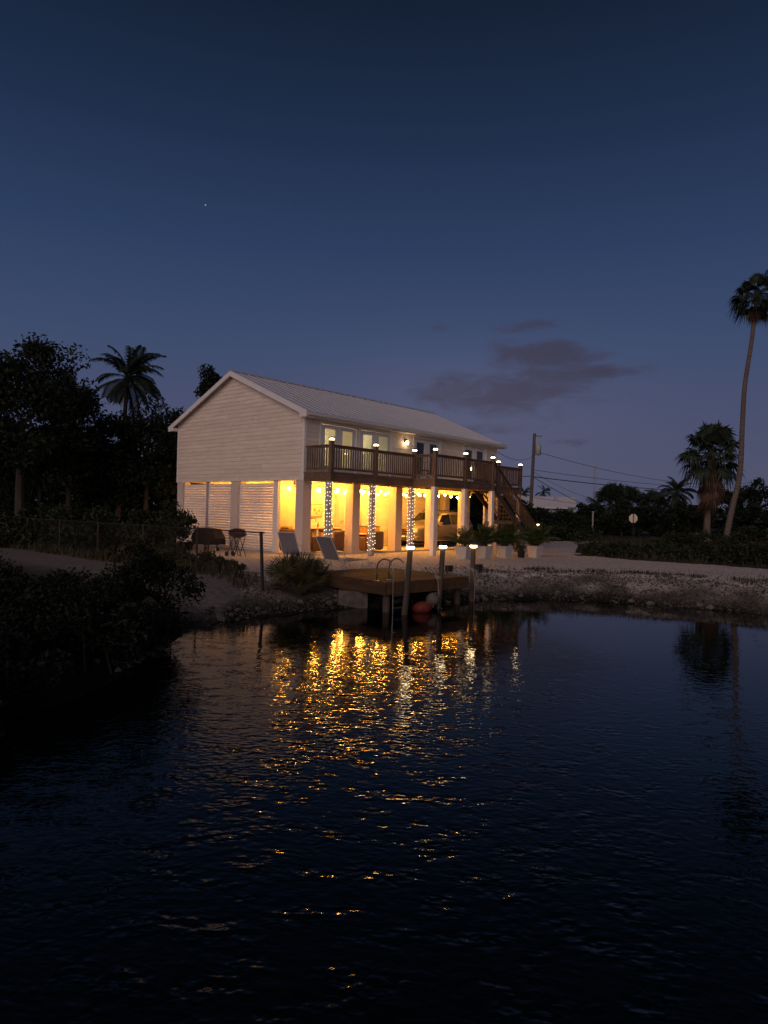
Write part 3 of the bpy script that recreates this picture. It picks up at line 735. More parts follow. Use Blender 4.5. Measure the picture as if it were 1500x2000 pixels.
# stair down the right end of the wide part of the balcony
stair = part('stair', MB().box(UW1 + .001, UW1 + .06, V2 + .03, V1 - .03, 3.0, 3.21), 'woodh', house)
NT = 17; RUN = 4.35; RISE = 3.22 / NT; TR = RUN / (NT - 1)
for i in range(NT - 1):
    part('tread', MB().box(UW1 + .06 + i * TR, UW1 + .05 + i * TR + .27, V2 + .05, V1 - .06, 3.22 - (i + 1) * RISE - .04, 3.22 - (i + 1) * RISE), 'stairwood', stair)
for v0 in (V2, V1 - .05):
    part('stringer', MB().prism([(UW1 + .06, 2.90), (UW1 + .06, 3.18), (UW1 + .06 + RUN, .02 + .1), (UW1 + RUN - .3, .0)], v0, v0 + .05, 'y'), 'stairwood', stair)
sb = MB().box(-.019, .019, -.019, .019, 0, .84).mesh('baluster', 'stairwood')
slope = -(3.22 - RISE) / RUN
for v0 in (V2 - .02, V1 - .0):
    n = 31
    for i in range(1, n):
        if v0 > V2 and i % 2: continue
        u = UW1 + .1 + (RUN - .15) * i / n
        ob('baluster', sb, stair, (u, v0, 3.2 + slope * (u - UW1) + .17))
    for (zz, h_) in ((1.02, .055), (.98 - .80, .07)):
        u0, u1 = UW1 + .06, UW1 + RUN - .05
        za, zb = 3.2 + zz, 3.2 + slope * RUN + zz
        part('stair_rail', MB().prism([(u0, za), (u1, zb), (u1, zb + h_), (u0, za + h_)], v0 - (.055 if zz > .5 else .02), v0 + (.055 if zz > .5 else .02), 'y'), 'stairwood', stair)
nw = part('newel_post', MB().box(UW1 + RUN - .05, UW1 + RUN + .10, V2 - .10, V2 + .05, 0, 1.28), 'stairwood', stair); solar(nw, (UW1 + RUN + .025, V2 - .025, 1.28))
nw = part('newel_post', MB().box(UW1 + 2.15, UW1 + 2.27, V2 - .06, V2 + .05, 0, 1.68), 'stairwood', stair)
part('stair_brace', MB().box(9.55, 11.64, V2 + .06, V2 + .11, 1.36, 1.52), 'board', stair)
part('stair_panel', MB().prism([(10.45, .3), (11.10, .3), (11.10, 1.72), (10.45, 2.15)], V1 - .09, V1 - .05, 'y'), 'white', stair)

# ------------------------------------------------------------------ festoon lights under the carport ceiling
bulbmesh = MB().lathe([(.014, .052), (.040, .032), (.052, 0), (.040, -.038), (.01, -.058)], 8).mesh('bulb', 'bulb', True)
sockm = MB().lathe([(.02, .10), (.022, .05)], 6).mesh('socket', 'cable')
def festoon(p0, p1, n, label, sag=.10, zt=2.88):
    root = thing('string_lights', label, 'string lights', HA, (0, 0, YAW), 'warm festoon strings under the house')
    p0, p1 = Vector((*p0, zt)), Vector((*p1, zt))
    pts = []
    for i in range(n * 4 + 1):
        t = i / (n * 4); q = p0.lerp(p1, t); bay = (t * max(2, n // 4)) % 1
        pts.append(q - Vector((0, 0, .03 + sag * 4 * bay * (1 - bay))))
    part('cable', MB().tube(pts, .007, 4), 'cable', root)
    for i in range(n):
        q = pts[i * 4 + 2] - Vector((0, 0, .11))
        b = ob('bulb', bulbmesh, root, q, (random.uniform(-.1, .1), random.uniform(-.1, .1), 0))
        ob('socket', sockm, root, q)
festoon((.6, .62), (12.6, .62), 22, 'warm bulb string running along the front row of columns')
festoon((.5, 1.75), (9.8, 1.75), 17, 'warm bulb string over the middle of the lounge and car', .13)
festoon((2.6, 2.75), (8.3, 2.75), 10, 'warm bulb string close to the siding wall of the lounge', .1)
festoon((1.25, 1.0), (1.25, 8.4), 9, 'warm bulb string behind the white louvred screens', .08)

# fairy lights wound round the three grey posts
fm = MB().lathe([(.004, .015), (.0125, .006), (.0125, -.006), (.004, -.015)], 6).mesh('bulb', 'fairy', True)
for k, (u, lab) in enumerate(((.06, 'tiny white lights wound round the grey post behind the folding lounger'), (2.5, 'tiny white lights wound round the grey post between the two pale columns'), (4.98, 'tiny white lights wound round the grey post in front of the car bonnet'))):
    root = thing('fairy_lights', lab, 'fairy lights', HA, (0, 0, YAW), 'posts wrapped in fairy lights')
    cx_, cy2 = u, V1 + .14
    pts = []; turns = 17
    def sq(t):
        a = t * 2 * PI; m_ = max(abs(math.cos(a)), abs(math.sin(a))); return math.cos(a) / m_ * .112, math.sin(a) / m_ * .112
    for i in range(turns * 8 + 1):
        t = i / 8; x_, y_ = sq(t + .125 * 0)
        pts.append((cx_ + x_, cy2 + y_, .2 + 2.66 * i / (turns * 8)))
    part('cable', MB().tube(pts, .004, 3), 'cable', root)
    for i in range(turns * 7):
        t = i / 7 + random.uniform(-.03, .03); x_, y_ = sq(t)
        ob('bulb', fm, root, (cx_ + x_ * 1.13, cy2 + y_ * 1.13, .2 + 2.66 * i / (turns * 7) + random.uniform(-.035, .035)), (random.random(), random.random(), 0))

# ------------------------------------------------------------------ lounge under the house
def in_house(name, label, cat, u, v, z=.055, rot=0, group=None):
    return thing(name, label, cat, h2w(u, v, z), (0, 0, YAW + rot), group)
def wicker_chair(u, v, rot, label, w=.75, cush='creamcush'):
    t = in_house('wicker_armchair', label, 'armchair', u, v, .055, rot, 'wicker seats of the lounge')
    part('seat_base', MB().rbox(-w / 2 + .1, w / 2 - .1, -.32, .36, .08, .36, .03), 'wicker', t)
    part('backrest', MB().rbox(-w / 2, w / 2, -.42, -.30, .10, .88, .05), 'wicker', t)
    for s in (-1, 1): part('armrest', MB().rbox(s * (w / 2 - .05) - .05, s * (w / 2 - .05) + .05, -.29, .38, .05, .62, .03), 'wicker', t)
    part('cushion', MB().rbox(-w / 2 + .11, w / 2 - .11, -.28, .37, .365, .50, .05), cush, t)
    part('back_cushion', MB().rbox(-w / 2 + .11, w / 2 - .11, -.29, -.14, .51, .90, .06), cush, t)
    return t
wicker_chair(2.15, .55, PI * .06, 'brown wicker armchair seen from behind between corner column and second column')
wicker_chair(4.3, .35, -PI * .04, 'brown wicker armchair seen from behind, right of the second column', .95)
t = in_house('wicker_sofa', 'long brown wicker sofa below the kitchen counter', 'sofa', 1.55, 1.7, .055, -PI / 2)
part('seat_base', MB().rbox(-.9, .9, -.35, .38, .08, .38, .03), 'wicker', t); part('backrest', MB().rbox(-1.0, 1.0, -.47, -.34, .08, .92, .05), 'wicker', t)
for s in (-1, 1): part('armrest', MB().rbox(s * .95 - .06, s * .95 + .06, -.33, .4, .05, .64, .03), 'wicker', t)
for s in (-.45, .45): part('cushion', MB().rbox(s - .42, s + .42, -.3, .38, .385, .52, .05), 'orangecush', t)
t = in_house('dining_table', 'dark trestle table with a pale top behind the second column', 'table', 3.95, 1.15)
part('tabletop', MB().rbox(-1.0, 1.0, -.42, .42, .70, .745, .01), 'tabletop', t)
part('apron', MB().box(-.9, .9, -.36, .36, .60, .698), 'tabledark', t)
for s in (-1, 1):
    part('leg', MB().rbox(s * .72 - .07, s * .72 + .07, -.1, .1, .06, .598, .01), 'tabledark', t); part('foot', MB().rbox(s * .72 - .06, s * .72 + .06, -.36, .36, 0, .058, .01), 'tabledark', t)
part('stretcher', MB().box(-.65, .65, -.03, .03, .15, .23), 'tabledark', t)
for du, lab, m_, s in ((-.55, 'small dark bowl on the left end of the trestle table', 'tabledark', .1), (.05, 'cream jug on the middle of the trestle table', 'creamcush', .07)):
    o = in_house('bowl', lab, 'bowl', 3.95 + du, 1.15, .055 + .746, 0); part('rim', MB().lathe([(s * .5, 0), (s, s * .7), (s * .9, s * 1.3)], 10), m_, o)
t = in_house('adirondack_chair', 'slatted chair with orange cushion left of the silver car', 'chair', 5.75, 1.9, .055, -PI * .62)
part('cushion', MB().rbox(-.28, .28, -.25, .3, .34, .44, .04), 'orangecush', t)
for i in range(5): part('back_slat', MB().add([(-.27 + i * .11, -.28, .3), (-.18 + i * .11, -.28, .3), (-.18 + i * .11, -.52, .98), (-.27 + i * .11, -.52, .98), (-.27 + i * .11, -.30, .3), (-.18 + i * .11, -.30, .3), (-.18 + i * .11, -.54, .98), (-.27 + i * .11, -.54, .98)], [(0, 1, 2, 3), (7, 6, 5, 4), (0, 4, 5, 1), (2, 6, 7, 3), (1, 5, 6, 2), (3, 7, 4, 0)]), 'cabinet', t)
for s in (-1, 1):
    part('leg', MB().prism([(-.6, 0), (.34, .30), (.34, .38), (-.66, .0)], s * .29 - .015, s * .29 + .015, 'x'), 'tabledark', t); part('leg', MB().box(s * .33 - .02, s * .33 + .02, .28, .35, 0, .58), 'cabinet', t)
    part('armrest', MB().box(s * .36 - .06, s * .36 + .06, -.4, .4, .581, .605), 'cabinet', t)
t = in_house('storage_cabinet', 'brown cabinet standing against the siding wall left of the car', 'cabinet', 7.0, 2.95)
part('carcass', MB().rbox(-.55, .55, -.27, .27, 0.04, .98, .01), 'cabinet', t); part('top_board', MB().box(-.58, .58, -.3, .28, .981, 1.02), 'woodh', t)
for s in (-1, 1): part('door', MB().box(s * .27 - .25, s * .27 + .25, -.295, -.272, .08, .95), 'cabinet', t)
o = in_house('round_cushion', 'round pale cushion leaning on the trestle table end', 'cushion', 5.15, 1.3, .055 + .40, 0); part('pad', MB().lathe([(.02, -.06), (.2, -.05), (.24, 0), (.2, .05), (.02, .06)], 16), 'creamcush', o, True, rot=(R(80), 0, R(-30)))
o = in_house('footstool', 'low wooden stool under the end of the trestle table', 'stool', 5.1, 1.3, .055, 0); part('top', MB().rbox(-.25, .25, -.25, .25, .12, .19, .02), 'creamcush', o)
for a in (-1, 1):
    for b in (-1, 1): part('leg', MB().box(a * .2 - .02, a * .2 + .02, b * .2 - .02, b * .2 + .02, 0, .119), 'tabledark', o)
# outdoor kitchen along the wall
t = in_house('kitchen_counter', 'pale kitchen counter with open shelves along the siding wall', 'counter', 3.75, 2.95)
part('worktop', MB().rbox(-1.25, 1.2, -.34, .3, .90, .945, .01), 'tabletop', t)
for i in range(4): part('side_panel', MB().box(-1.2 + i * .78, -1.16 + i * .78, -.28, .28, 0, .899), 'white', t)
part('shelf', MB().box(-1.159, 1.13, -.27, .28, .42, .45), 'white', t)
for i, (x, w_) in enumerate(((-.95, .2), (-.6, .16), (.0, .3), (.35, .2), (.9, .3))): part('bin', MB().rbox(x - w_ / 2, x + w_ / 2, -.2, .2, .451, .451 + .3, .02), 'cabinet', t)
f_ = part('tap', MB().tube([(-.62, .05, .945), (-.62, .05, 1.24), (-.60, .03, 1.32), (-.54, -.02, 1.37), (-.47, -.08, 1.37), (-.42, -.12, 1.31), (-.41, -.13, 1.22)], .017, 7), 'darkmetal', t)
for x, h_, lab in ((-.15, .26, 'dark bottle beside the black tap'), (.75, .2, 'small dark bottle on the right end of the counter')):
    o = in_house('bottle', lab, 'bottle', 3.75 + x, 2.95, 1.0); part('body', MB().lathe([(.035, 0), (.038, h_ * .6), (.014, h_ * .75), (.014, h_)], 8), 'tabledark', o)
t = in_house('framed_picture', 'framed beach picture with brown strip on the wall above the counter', 'picture', 3.62, 3.27, 1.50)
part('frame', MB().box(-.5, .5, -.03, 0, -.02, .58), 'cabinet', t); part('print', MB().box(-.46, .46, -.036, -.031, .02, .54), 'creamcush', t)
part('print_strip', MB().box(-.36, -.22, -.04, -.037, .02, .54), 'wicker', t)
for i, (x, zz, s) in enumerate(((.0, .3, .07), (.28, .27, .06), (.12, .15, .05), (.36, .42, .04))): part('print_motif', MB().lathe([(s, -.001), (s, .001)], 9), 'cabinet', t, loc=(x, -.039, zz), rot=(R(90), 0, 0))
o = in_house('fishing_rod', 'thin fishing rod leaning against the siding wall', 'fishing rod', 6.55, 3.1, .055); part('shaft', MB().tube([(0, 0, 0), (.1, .05, .9), (.18, .12, 1.75)], [.016, .012, .006], 5), 'tabledark', o)
o = in_house('wall_ornament', 'small curled ornament on the pilaster of the lounge wall', 'ornament', 5.16, 2.975, 1.25); part('scroll', MB().tube([(.1 * math.cos(a * .5) * (1 - a * .05), -.01, .1 * math.sin(a * .5) * (1 - a * .05)) for a in range(12)], .016, 5), 'cabinet', o)
o = in_house('seahorse_ornament', 'lower leaf shaped ornament on the pilaster of the lounge wall', 'ornament', 5.16, 2.975, .82); part('scroll', MB().tube([(-.05, -.01, -.1), (.02, -.01, 0), (.05, -.01, .12)], [.02, .03, .01], 5), 'cabinet', o)
# hanging panels and clutter seen through the open gable doorway
t = in_house('hanging_panels', 'row of tall pale panels hanging behind the open doorway of the gable side', 'panels', .95, 2.5, 1.10)
for i, (x0, x1, m_) in enumerate(((-.62, -.12, 'panel'), (-.11, .45, 'panel'), (.46, 1.0, 'orangecush'))):
    part('panel', MB().box(x0, x1, -.03 + .012 * i, .02 + .012 * i, 0, 1.72), m_ if i < 2 else 'cabinetpale' if 'cabinetpale' in M else 'panel', t)
part('rail', MB().box(-.66, 1.04, -.04, .05, 1.721, 1.77), 'cabinet', t)
for i, (x, y, c_, h_, lab) in enumerate(((.45, 2.75, 'tabledark', .85, 'dark folded chair standing below the hanging panels'), (.95, 2.8, 'cabinet', .9, 'brown board standing below the hanging panels'), (1.45, 2.75, 'tabledark', .95, 'dark folded stool at the right under the hanging panels'))):
    o = in_house('folded_chair', lab, 'folded chair', x, y); part('frame', MB().box(-.2, -.17, -.03, .03, 0, h_).box(.17, .2, -.03, .03, 0, h_).box(-.169, .169, -.02, .02, h_ * .3, h_), c_, o); part('crossbar', MB().box(-.165, .165, -.025, .025, .1, .13), c_, o)
o = in_house('bicycle_pump', 'dark pump standing just inside the gable doorway', 'pump', .55, 1.2); part('shaft', MB().tube([(0, 0, 0), (0, 0, .62)], .02, 6), 'darkmetal', o); part('handle', MB().tube([(-.12, 0, .62), (.12, 0, .62)], .014, 6), 'darkmetal', o); part('base', MB().box(-.1, .1, -.06, .06, 0, .03), 'darkmetal', o)

# balcony furniture silhouettes
t = thing('bistro_chair', 'dark slatted chair standing on the balcony behind the railing', 'chair', h2w(6.4, -.9, 3.256), (0, 0, YAW + .5))
part('seat', MB().rbox(-.24, .24, -.24, .24, .42, .46, .01), 'tabledark', t); part('backrest', MB().rbox(-.24, .24, .21, .25, .5, .92, .015), 'tabledark', t)
for a_ in (-1, 1):
    for b_ in (-1, 1): part('leg', MB().box(a_ * .21 - .02, a_ * .21 + .02, b_ * .21 - .02, b_ * .21 + .02, 0, .419 if b_ < 0 else .419), 'tabledark', t)
    part('back_post', MB().box(a_ * .21 - .02, a_ * .21 + .02, .21, .24, .461, .5), 'tabledark', t)
t = thing('glint', 'added lantern hanging behind the balcony railing near the stair', 'glint', h2w(10.33, -.8, 3.256))  # glowing lamp added to imitate a bright reflection in the door glass
part('stand', MB().tube([(0, 0, 0), (0, 0, .7)], .015, 6), 'darkmetal', t); part('lamp', MB().lathe([(.02, -.09), (.06, .02), (.05, .07)], 8), 'solar', t, loc=(0, 0, .79)); part('base', MB().lathe([(.14, 0), (.13, .02)], 10), 'darkmetal', t)

# ------------------------------------------------------------------ parked car
def build_car():
    t = in_house('parked_car', 'silver sport utility car parked under the house with its nose to the lounge', 'car', 8.62, 2.0, .056, 0)
    st = [  # x, zbot, zbelt, ztop, half width low, belt, top
        (0.00, .42, .80, 1.00, .72, .74, .66), (0.10, .32, .90, 1.08, .86, .86, .76), (0.45, .30, .98, 1.14, .95, .93, .80), (1.30, .30, 1.10, 1.20, .97, .95, .84),
        (1.45, .30, 1.12, 1.26, .97, .95, .82), (2.15, .30, 1.13, 1.78, .98, .95, .74), (2.60, .30, 1.13, 1.83, .98, .95, .74), (3.60, .30, 1.14, 1.84, .98, .95, .74),
        (4.50, .30, 1.15, 1.79, .97, .94, .73), (4.72, .32, 1.15, 1.60, .95, .92, .74), (4.86, .40, 1.12, 1.22, .90, .90, .82)]
    V, F = [], []
    for (x, zb, ze, zt, wl, wb, wt) in st:
        ze = min(ze, zt - .06)
        half = [(0, zt), (wt * .6, zt - .005), (wt - .05, zt - .03), (wt, zt - .07), (wb, ze), (wl, ze - .06), (wl, (zb + ze) / 2), (wl - .02, zb + .08), (wl - .1, zb), (0, zb)]
        ring = half + [(-y, z) for (y, z) in half[-2:0:-1]]
        V += [(x, y, z) for (y, z) in ring]
    n = 18
    for i in range(len(st) - 1):
        for k in range(n): F.append((i * n + k, (i + 1) * n + k, (i + 1) * n + (k + 1) % n, i * n + (k + 1) % n))
    F.append(tuple(range(n))); F.append(tuple((len(st) - 1) * n + k for k in range(n))[::-1])
    body = part('body', MB().add(V, F), 'carpaint', t, True)
    def lerp_st(x):
        for a_, b_ in zip(st, st[1:]):
            if a_[0] <= x <= b_[0]:
                f = (x - a_[0]) / (b_[0] - a_[0]); return [p + (q - p) * f for p, q in zip(a_, b_)]
    def side(x, f, s, off=.014):
        q = lerp_st(x); ze, zt, wb, wt = q[2], q[3] - .07, q[5], q[6]
        return (x, s * (wb + (wt - wb) * f + off), ze + (zt - ze) * f)
    for s in (-1, 1):
        for (x0, x1, x2, x3) in ((1.62, 2.78, 2.76, 2.14), (2.86, 3.74, 3.72, 2.86), (3.82, 4.55, 4.38, 3.82)):
            P = [side(x0, .06, s), side(x1, .06, s), side(x2, .90, s), side(x3, .90, s)]
            Q = [(x, y - s * .02, z) for x, y, z in P]
            mb = MB().add(P + Q, [(0, 1, 2, 3)[::s], (4, 5, 6, 7)[::-s]] + [((i, (i + 1) % 4, 4 + (i + 1) % 4, 4 + i))[::-s] for i in range(4)])
            part('side_window', mb, 'glass', t)
        part('wing_mirror', MB().rbox(1.56, 1.74, s * 1.06 - .10, s * 1.06 + .10, 1.10, 1.29, .04), 'carpaint', t)
        part('headlight', MB().rbox(-.012, .22, s * .67 - .17, s * .67 + .17, .74, .94, .03), 'lens', t)
        part('running_board', MB().rbox(1.30, 3.5, s * .98 - .07, s * .98 + .08, .33, .39, .01), 'chrome', t)
        part('roof_rail', MB().tube([(2.25, s * .62, 1.80), (2.4, s * .62, 1.90), (4.2, s * .62, 1.90), (4.4, s * .62, 1.80)], .018, 6), 'darkmetal', t)
        for x in (.95, 3.85):
            part('wheel_arch', MB().lathe([(.46, -.02), (.46, .02)], 20, (0, 0, 0)), 'rubber', t, loc=(x, s * .972, .40), rot=(R(90), 0, 0))
            w_ = part('wheel', MB().lathe([(.28, -.10), (.36, -.11), (.385, -.06), (.385, .06), (.36, .11), (.28, .10)], 22), 'rubber', t, True, loc=(x, s * .90, .385), rot=(R(90), 0, 0))
            part('rim', MB().lathe([(.05, .10), (.08, .115), (.24, .105), (.27, .09), (.27, -.09), (.24, -.105), (.08, -.115), (.05, -.1)], 16), 'chrome', w_)
        part('door_handle', MB().rbox(2.55, 2.72, s * .985 - .015, s * .985 + .02, .98, 1.01, .008), 'chrome', t)
    P = [(1.43, -.78, 1.235), (1.43, .78, 1.235), (2.06, .66, 1.735), (2.06, -.66, 1.735)]
    part('windscreen', MB().add(P + [(x + .02, y, z - .03) for x, y, z in P], [(3, 2, 1, 0), (4, 5, 6, 7), (0, 1, 5, 4), (1, 2, 6, 5), (2, 3, 7, 6), (3, 0, 4, 7)]), 'glass', t)
    gr = part('grille', MB().rbox(-.035, .06, -.47, .47, .60, .96, .03), 'chrome', t)
    for z_ in (.66, .75, .84): part('grille_slot', MB().box(-.045, -.03, -.42, .42, z_, z_ + .045), 'rubber', gr)
    bp = part('bumper', MB().rbox(-.07, .25, -.90, .90, .34, .58, .05), 'carpaint', t)
    for z_ in (.40, .47): part('bumper_slot', MB().box(-.078, -.065, -.5, .5, z_, z_ + .03), 'rubber', bp)
    part('number_plate', MB().box(-.085, -.079, -.15, .15, .50, .58), 'white', t)
    part('underbody', MB().box(.3, 4.6, -.75, .75, .22, .31), 'rubber', t)
build_car()

# ------------------------------------------------------------------ dock
DU0, DU1, DV0, DV1 = 0.0, 3.12, 0.0, 3.25
DOCK_O, DOCK_R = Vector((0.107, 16.63, .70)), R(43.5)
def d2w(x, y): return DOCK_O + Vector((math.cos(DOCK_R) * x - math.sin(DOCK_R) * y, math.sin(DOCK_R) * x + math.cos(DOCK_R) * y, 0))
dock = thing('dock', 'low brown plank swimming dock over the canal bank with lit posts at its corner', 'dock', DOCK_O, (0, 0, DOCK_R))
npl = 25; pw = (DV1 - DV0) / npl
plm = MB().box(0, DU1 - DU0 + .04, 0, pw - .012, 0, .035).mesh('plank', 'dockboard')
for i in range(npl): ob('plank', plm, dock, (DU0 - .02, DV0 + i * pw, .02 + random.uniform(-.003, .003)), (0, 0, random.uniform(-.002, .002)))
part('rim_board', MB().box(DU0, DU1, DV0 - .0, DV0 + .045, -.26, .018), 'dockboard', dock)
part('rim_board', MB().box(DU0, DU1, DV1 - .045, DV1, -.26, .018), 'dockboard', dock)
part('rim_board', MB().box(DU0 - .045, DU0, DV0, DV1, -.26, .018), 'dockboard', dock)
part('rim_board', MB().box(DU1, DU1 + .045, DV0, DV1, -.26, .018), 'dockboard', dock)
for i in range(5): part('joist', MB().box(DU0 + .02, DU1 - .02, DV0 + .3 + i * .6, DV0 + .34 + i * .6, -.24, .016), 'dockboard', dock)
for (u, v) in ((DU0 + .2, DV1 - .3), (DU1 - .25, DV1 - .3), (DU0 + .15, DV0 + .15), (DU1 - .2, DV0 + .2)): part('leg', MB().tube([(u, v, -1.5), (u, v, -.245)], .09, 9), 'piling', dock)
def dock_post(base, top, label):
    t = thing('dock_post', label, 'post', base, (0, 0, 0), 'lit posts round the dock')
    b, tp = Vector(base), Vector(top)
    part('shaft', MB().tube([Vector((0, 0, -1.0)) - (tp - b) * .4, (0, 0, 0), (tp - b) * .5 + Vector((.008, 0, 0)), tp - b], [.078, .076, .070, .066], 9), 'piling', t)
    c_ = part('solar_cap', MB().lathe([(.03, .115), (.095, .085), (.10, .07)], 12), 'darkmetal', t, loc=tp - b)
    part('cap_lens', MB().lathe([(.07, .0), (.098, .02), (.098, .055), (.085, .069)], 12), 'solar', t, loc=tp - b)
    return t
dock_post((.56, 16.45, 0), (.66, 16.4, 1.60), 'leaning dock post with lit cap nearest the steel ladder')
dock_post((1.48, 17.75, 0), (1.57, 17.75, 1.57), 'dock post with lit cap and knotted rope, middle one of three')
dock_post((2.55, 19.35, 0), (2.58, 19.35, 1.53), 'dock post with lit cap at the bank end of the dock')
for (b, z0, lab) in (((1.46, 17.68), .78, 'pale rope tied round the middle dock post and hanging to the water'), ((2.60, 19.27), .86, 'pale rope hanging from the dock post nearest the bank')):
    t = thing('mooring_rope', lab, 'rope', (b[0], b[1], 0))
    for k in range(3): part('loop', MB().tube([(.085 * math.cos(a * PI / 6), .07 + .085 * math.sin(a * PI / 6), z0 + k * .022 + (.05 if 3 < a < 9 else 0)) for a in range(13)], .012, 5), 'rope', t)
    part('tail', MB().tube([(-.07, 0, z0 + .04), (-.01, -.03, z0 - .06), (.02, -.03, z0 - .3), (.03, -.03, .25), (.02, -.03, .05), (0, 0, -.1)], .014, 5), 'rope', t)
# ladder
t = thing('dock_ladder', 'stainless swim ladder with two looped handrails on the canal side of the dock', 'ladder', d2w(.46, 0), (0, 0, DOCK_R))
for x in (-.40, 0.02):
    pts = [(x, .42, .05), (x, .42, .28)] + [(x, .13 + .29 * math.cos(a * PI / 8), .36 + .26 * math.sin(a * PI / 8)) for a in range(0, 9)] + [(x, -.17, .0), (x, -.18, -.6), (x, -.19, -1.5)]
    part('handrail', MB().tube(pts, .019, 8), 'steel', t, True)
    part('foot_plate', MB().lathe([(.06, 0), (.055, .015)], 10, (x, .42, .055)), 'steel', t)
for z_ in (-.26, -.56, -.86): part('rung', MB().box(-.38, .0, -.23, -.13, z_ - .012, z_ + .012), 'steel', t)
t = thing('concrete_block', 'weathered concrete block under the front edge of the dock', 'block', (-.74, 17.48, -.15), (0, 0, .10)); part('block', MB().rbox(-.38, .38, -.12, .3, 0, .58, .02), 'concrete', t)
def buoy(name, label, loc, sx, sy, sz, m, rot):
    t = thing(name, label, 'buoy', loc, rot)
    prof = [(max(.01, math.sin(a * PI / 12)), -math.cos(a * PI / 12)) for a in range(13)]
    part('float', MB().lathe([(r * sx, z * sz) for r, z in prof], 16), m, t, True); part('eye', MB().tube([(0, 0, sz * .97), (0, 0, sz * 1.16)], .03, 6), m, t)
buoy('buoy', 'red mooring buoy floating beside the dock corner post', (1.02, 16.98, .10), .17, .17, .25, 'red', (R(8), R(82), R(12)))
buoy('buoy', 'pale grey round buoy hanging beside the red one', (1.32, 17.55, .24), .18, .18, .19, 'buoygrey', (R(20), R(20), 0))
for (x, y, lab) in ((2.06, 21.0, 'small grey box on the gravel left of the bank end post'), (3.1, 21.8, 'small grey box on the gravel right of the bank end post')):
    t = thing('meter_box', lab, 'box', (x, y, .69), (0, 0, .5)); part('case', MB().rbox(-.11, .11, -.08, .08, 0, .16, .02), 'galv', t); part('lid', MB().rbox(-.12, .12, -.09, .09, .161, .19, .01), 'galv', t)

# ------------------------------------------------------------------ loungers, barbecues, planters
def lounger(loc, rot, label, back=62, scale=1.0):
    t = thing('sun_lounger', label, 'sun lounger', loc, (0, 0, rot), 'grey sling loungers on the gravel')
    b = R(back); L_ = .78; w_ = .31; zs = .34
    bx, bz = -math.cos(b) * L_, math.sin(b) * L_
    part('seat_sling', MB().add([(0, -w_, zs), (1.15, -w_, zs - .02), (1.15, w_, zs - .02), (0, w_, zs), (.5, -w_, zs - .05), (.5, w_, zs - .05)], [(0, 4, 5, 3), (4, 1, 2, 5)]).add([(0, -w_, zs - .012), (1.15, -w_, zs - .032), (1.15, w_, zs - .032), (0, w_, zs - .012), (.5, -w_, zs - .062), (.5, w_, zs - .062)], [(3, 5, 4, 0), (5, 2, 1, 4)]), 'sling', t)
    part('back_sling', MB().add([(0, -w_, zs), (bx, -w_, zs + bz), (bx, w_, zs + bz), (0, w_, zs), (.012, -w_, zs - .01), (bx + .012, -w_, zs + bz - .01), (bx + .012, w_, zs + bz - .01), (.012, w_, zs - .01)], [(0, 1, 2, 3), (7, 6, 5, 4), (0, 4, 5, 1), (1, 5, 6, 2), (2, 6, 7, 3), (3, 7, 4, 0)]), 'sling', t)
    for s in (-1, 1):
        part('side_rail', MB().tube([(bx, s * (w_ + .015), zs + bz), (0, s * (w_ + .015), zs), (1.18, s * (w_ + .015), zs - .02)], .016, 6), 'paleframe', t)
        part('leg', MB().tube([(-.05, s * (w_ + .03), zs + .02), (.28, s * (w_ + .03), 0.01)], .014, 6), 'paleframe', t)
        part('leg', MB().tube([(1.0, s * (w_ + .03), zs - .03), (.80, s * (w_ + .03), 0.01)], .014, 6), 'paleframe', t)
        part('arm_rest', MB().tube([(bx * .45, s * (w_ + .03), zs + bz * .45), (.15, s * (w_ + .04), zs + .24), (.33, s * (w_ + .03), 0.01)], .012, 6), 'paleframe', t)
    part('end_bar', MB().tube([(bx, -w_, zs + bz), (bx, w_, zs + bz)], .016, 6), 'paleframe', t)
    part('end_bar', MB().tube([(.3, -w_, .02), (.3, w_, .02)], .012, 6), 'paleframe', t)
lounger((-1.50, 20.1, .70), R(48), 'grey folding lounger with backrest up, standing before the first wrapped post', 60)
lounger((-3.02, 22.3, .70), R(66), 'grey folding lounger with backrest up, behind the spiky palmetto', 64)
t = thing('charcoal_barbecue', 'small dark red barrel barbecue on crossed legs with wheels', 'barbecue', h2w(-2.5, .75, 0), (0, 0, YAW + PI / 2 + .12))
prof = [(.02, 0), (.24, 0)]
bowl = MB(); segs = 12
for zc, sgn, nm in ((.86, -1, 'bowl'), (.875, 1, 'lid')):
    mb = MB(); pts = []
    for i in range(7):
        a_ = PI / 2 * i / 6; pts.append((math.cos(a_), math.sin(a_)))
    o_ = 0
    for (c_, s_) in pts:
        for k in range(16):
            th_ = 2 * PI * k / 16; ex = .42 * max(c_, .35) * (abs(math.cos(th_)) ** .7) * (1 if math.cos(th_) > 0 else -1); ey = .2 * max(c_, .3) * (abs(math.sin(th_)) ** .8) * (1 if math.sin(th_) > 0 else -1)
            mb.v.append((ex, ey, zc + sgn * s_ * .17))
    for i in range(6):
        for k in range(16):
            q = (i * 16 + k, i * 16 + (k + 1) % 16, (i + 1) * 16 + (k + 1) % 16, (i + 1) * 16 + k); mb.f.append(q if sgn > 0 else q[::-1])
    mb.f.append(tuple(range(96, 112)) if sgn > 0 else tuple(range(96, 112))[::-1])
    part(nm, mb, 'barbecue', t, True)
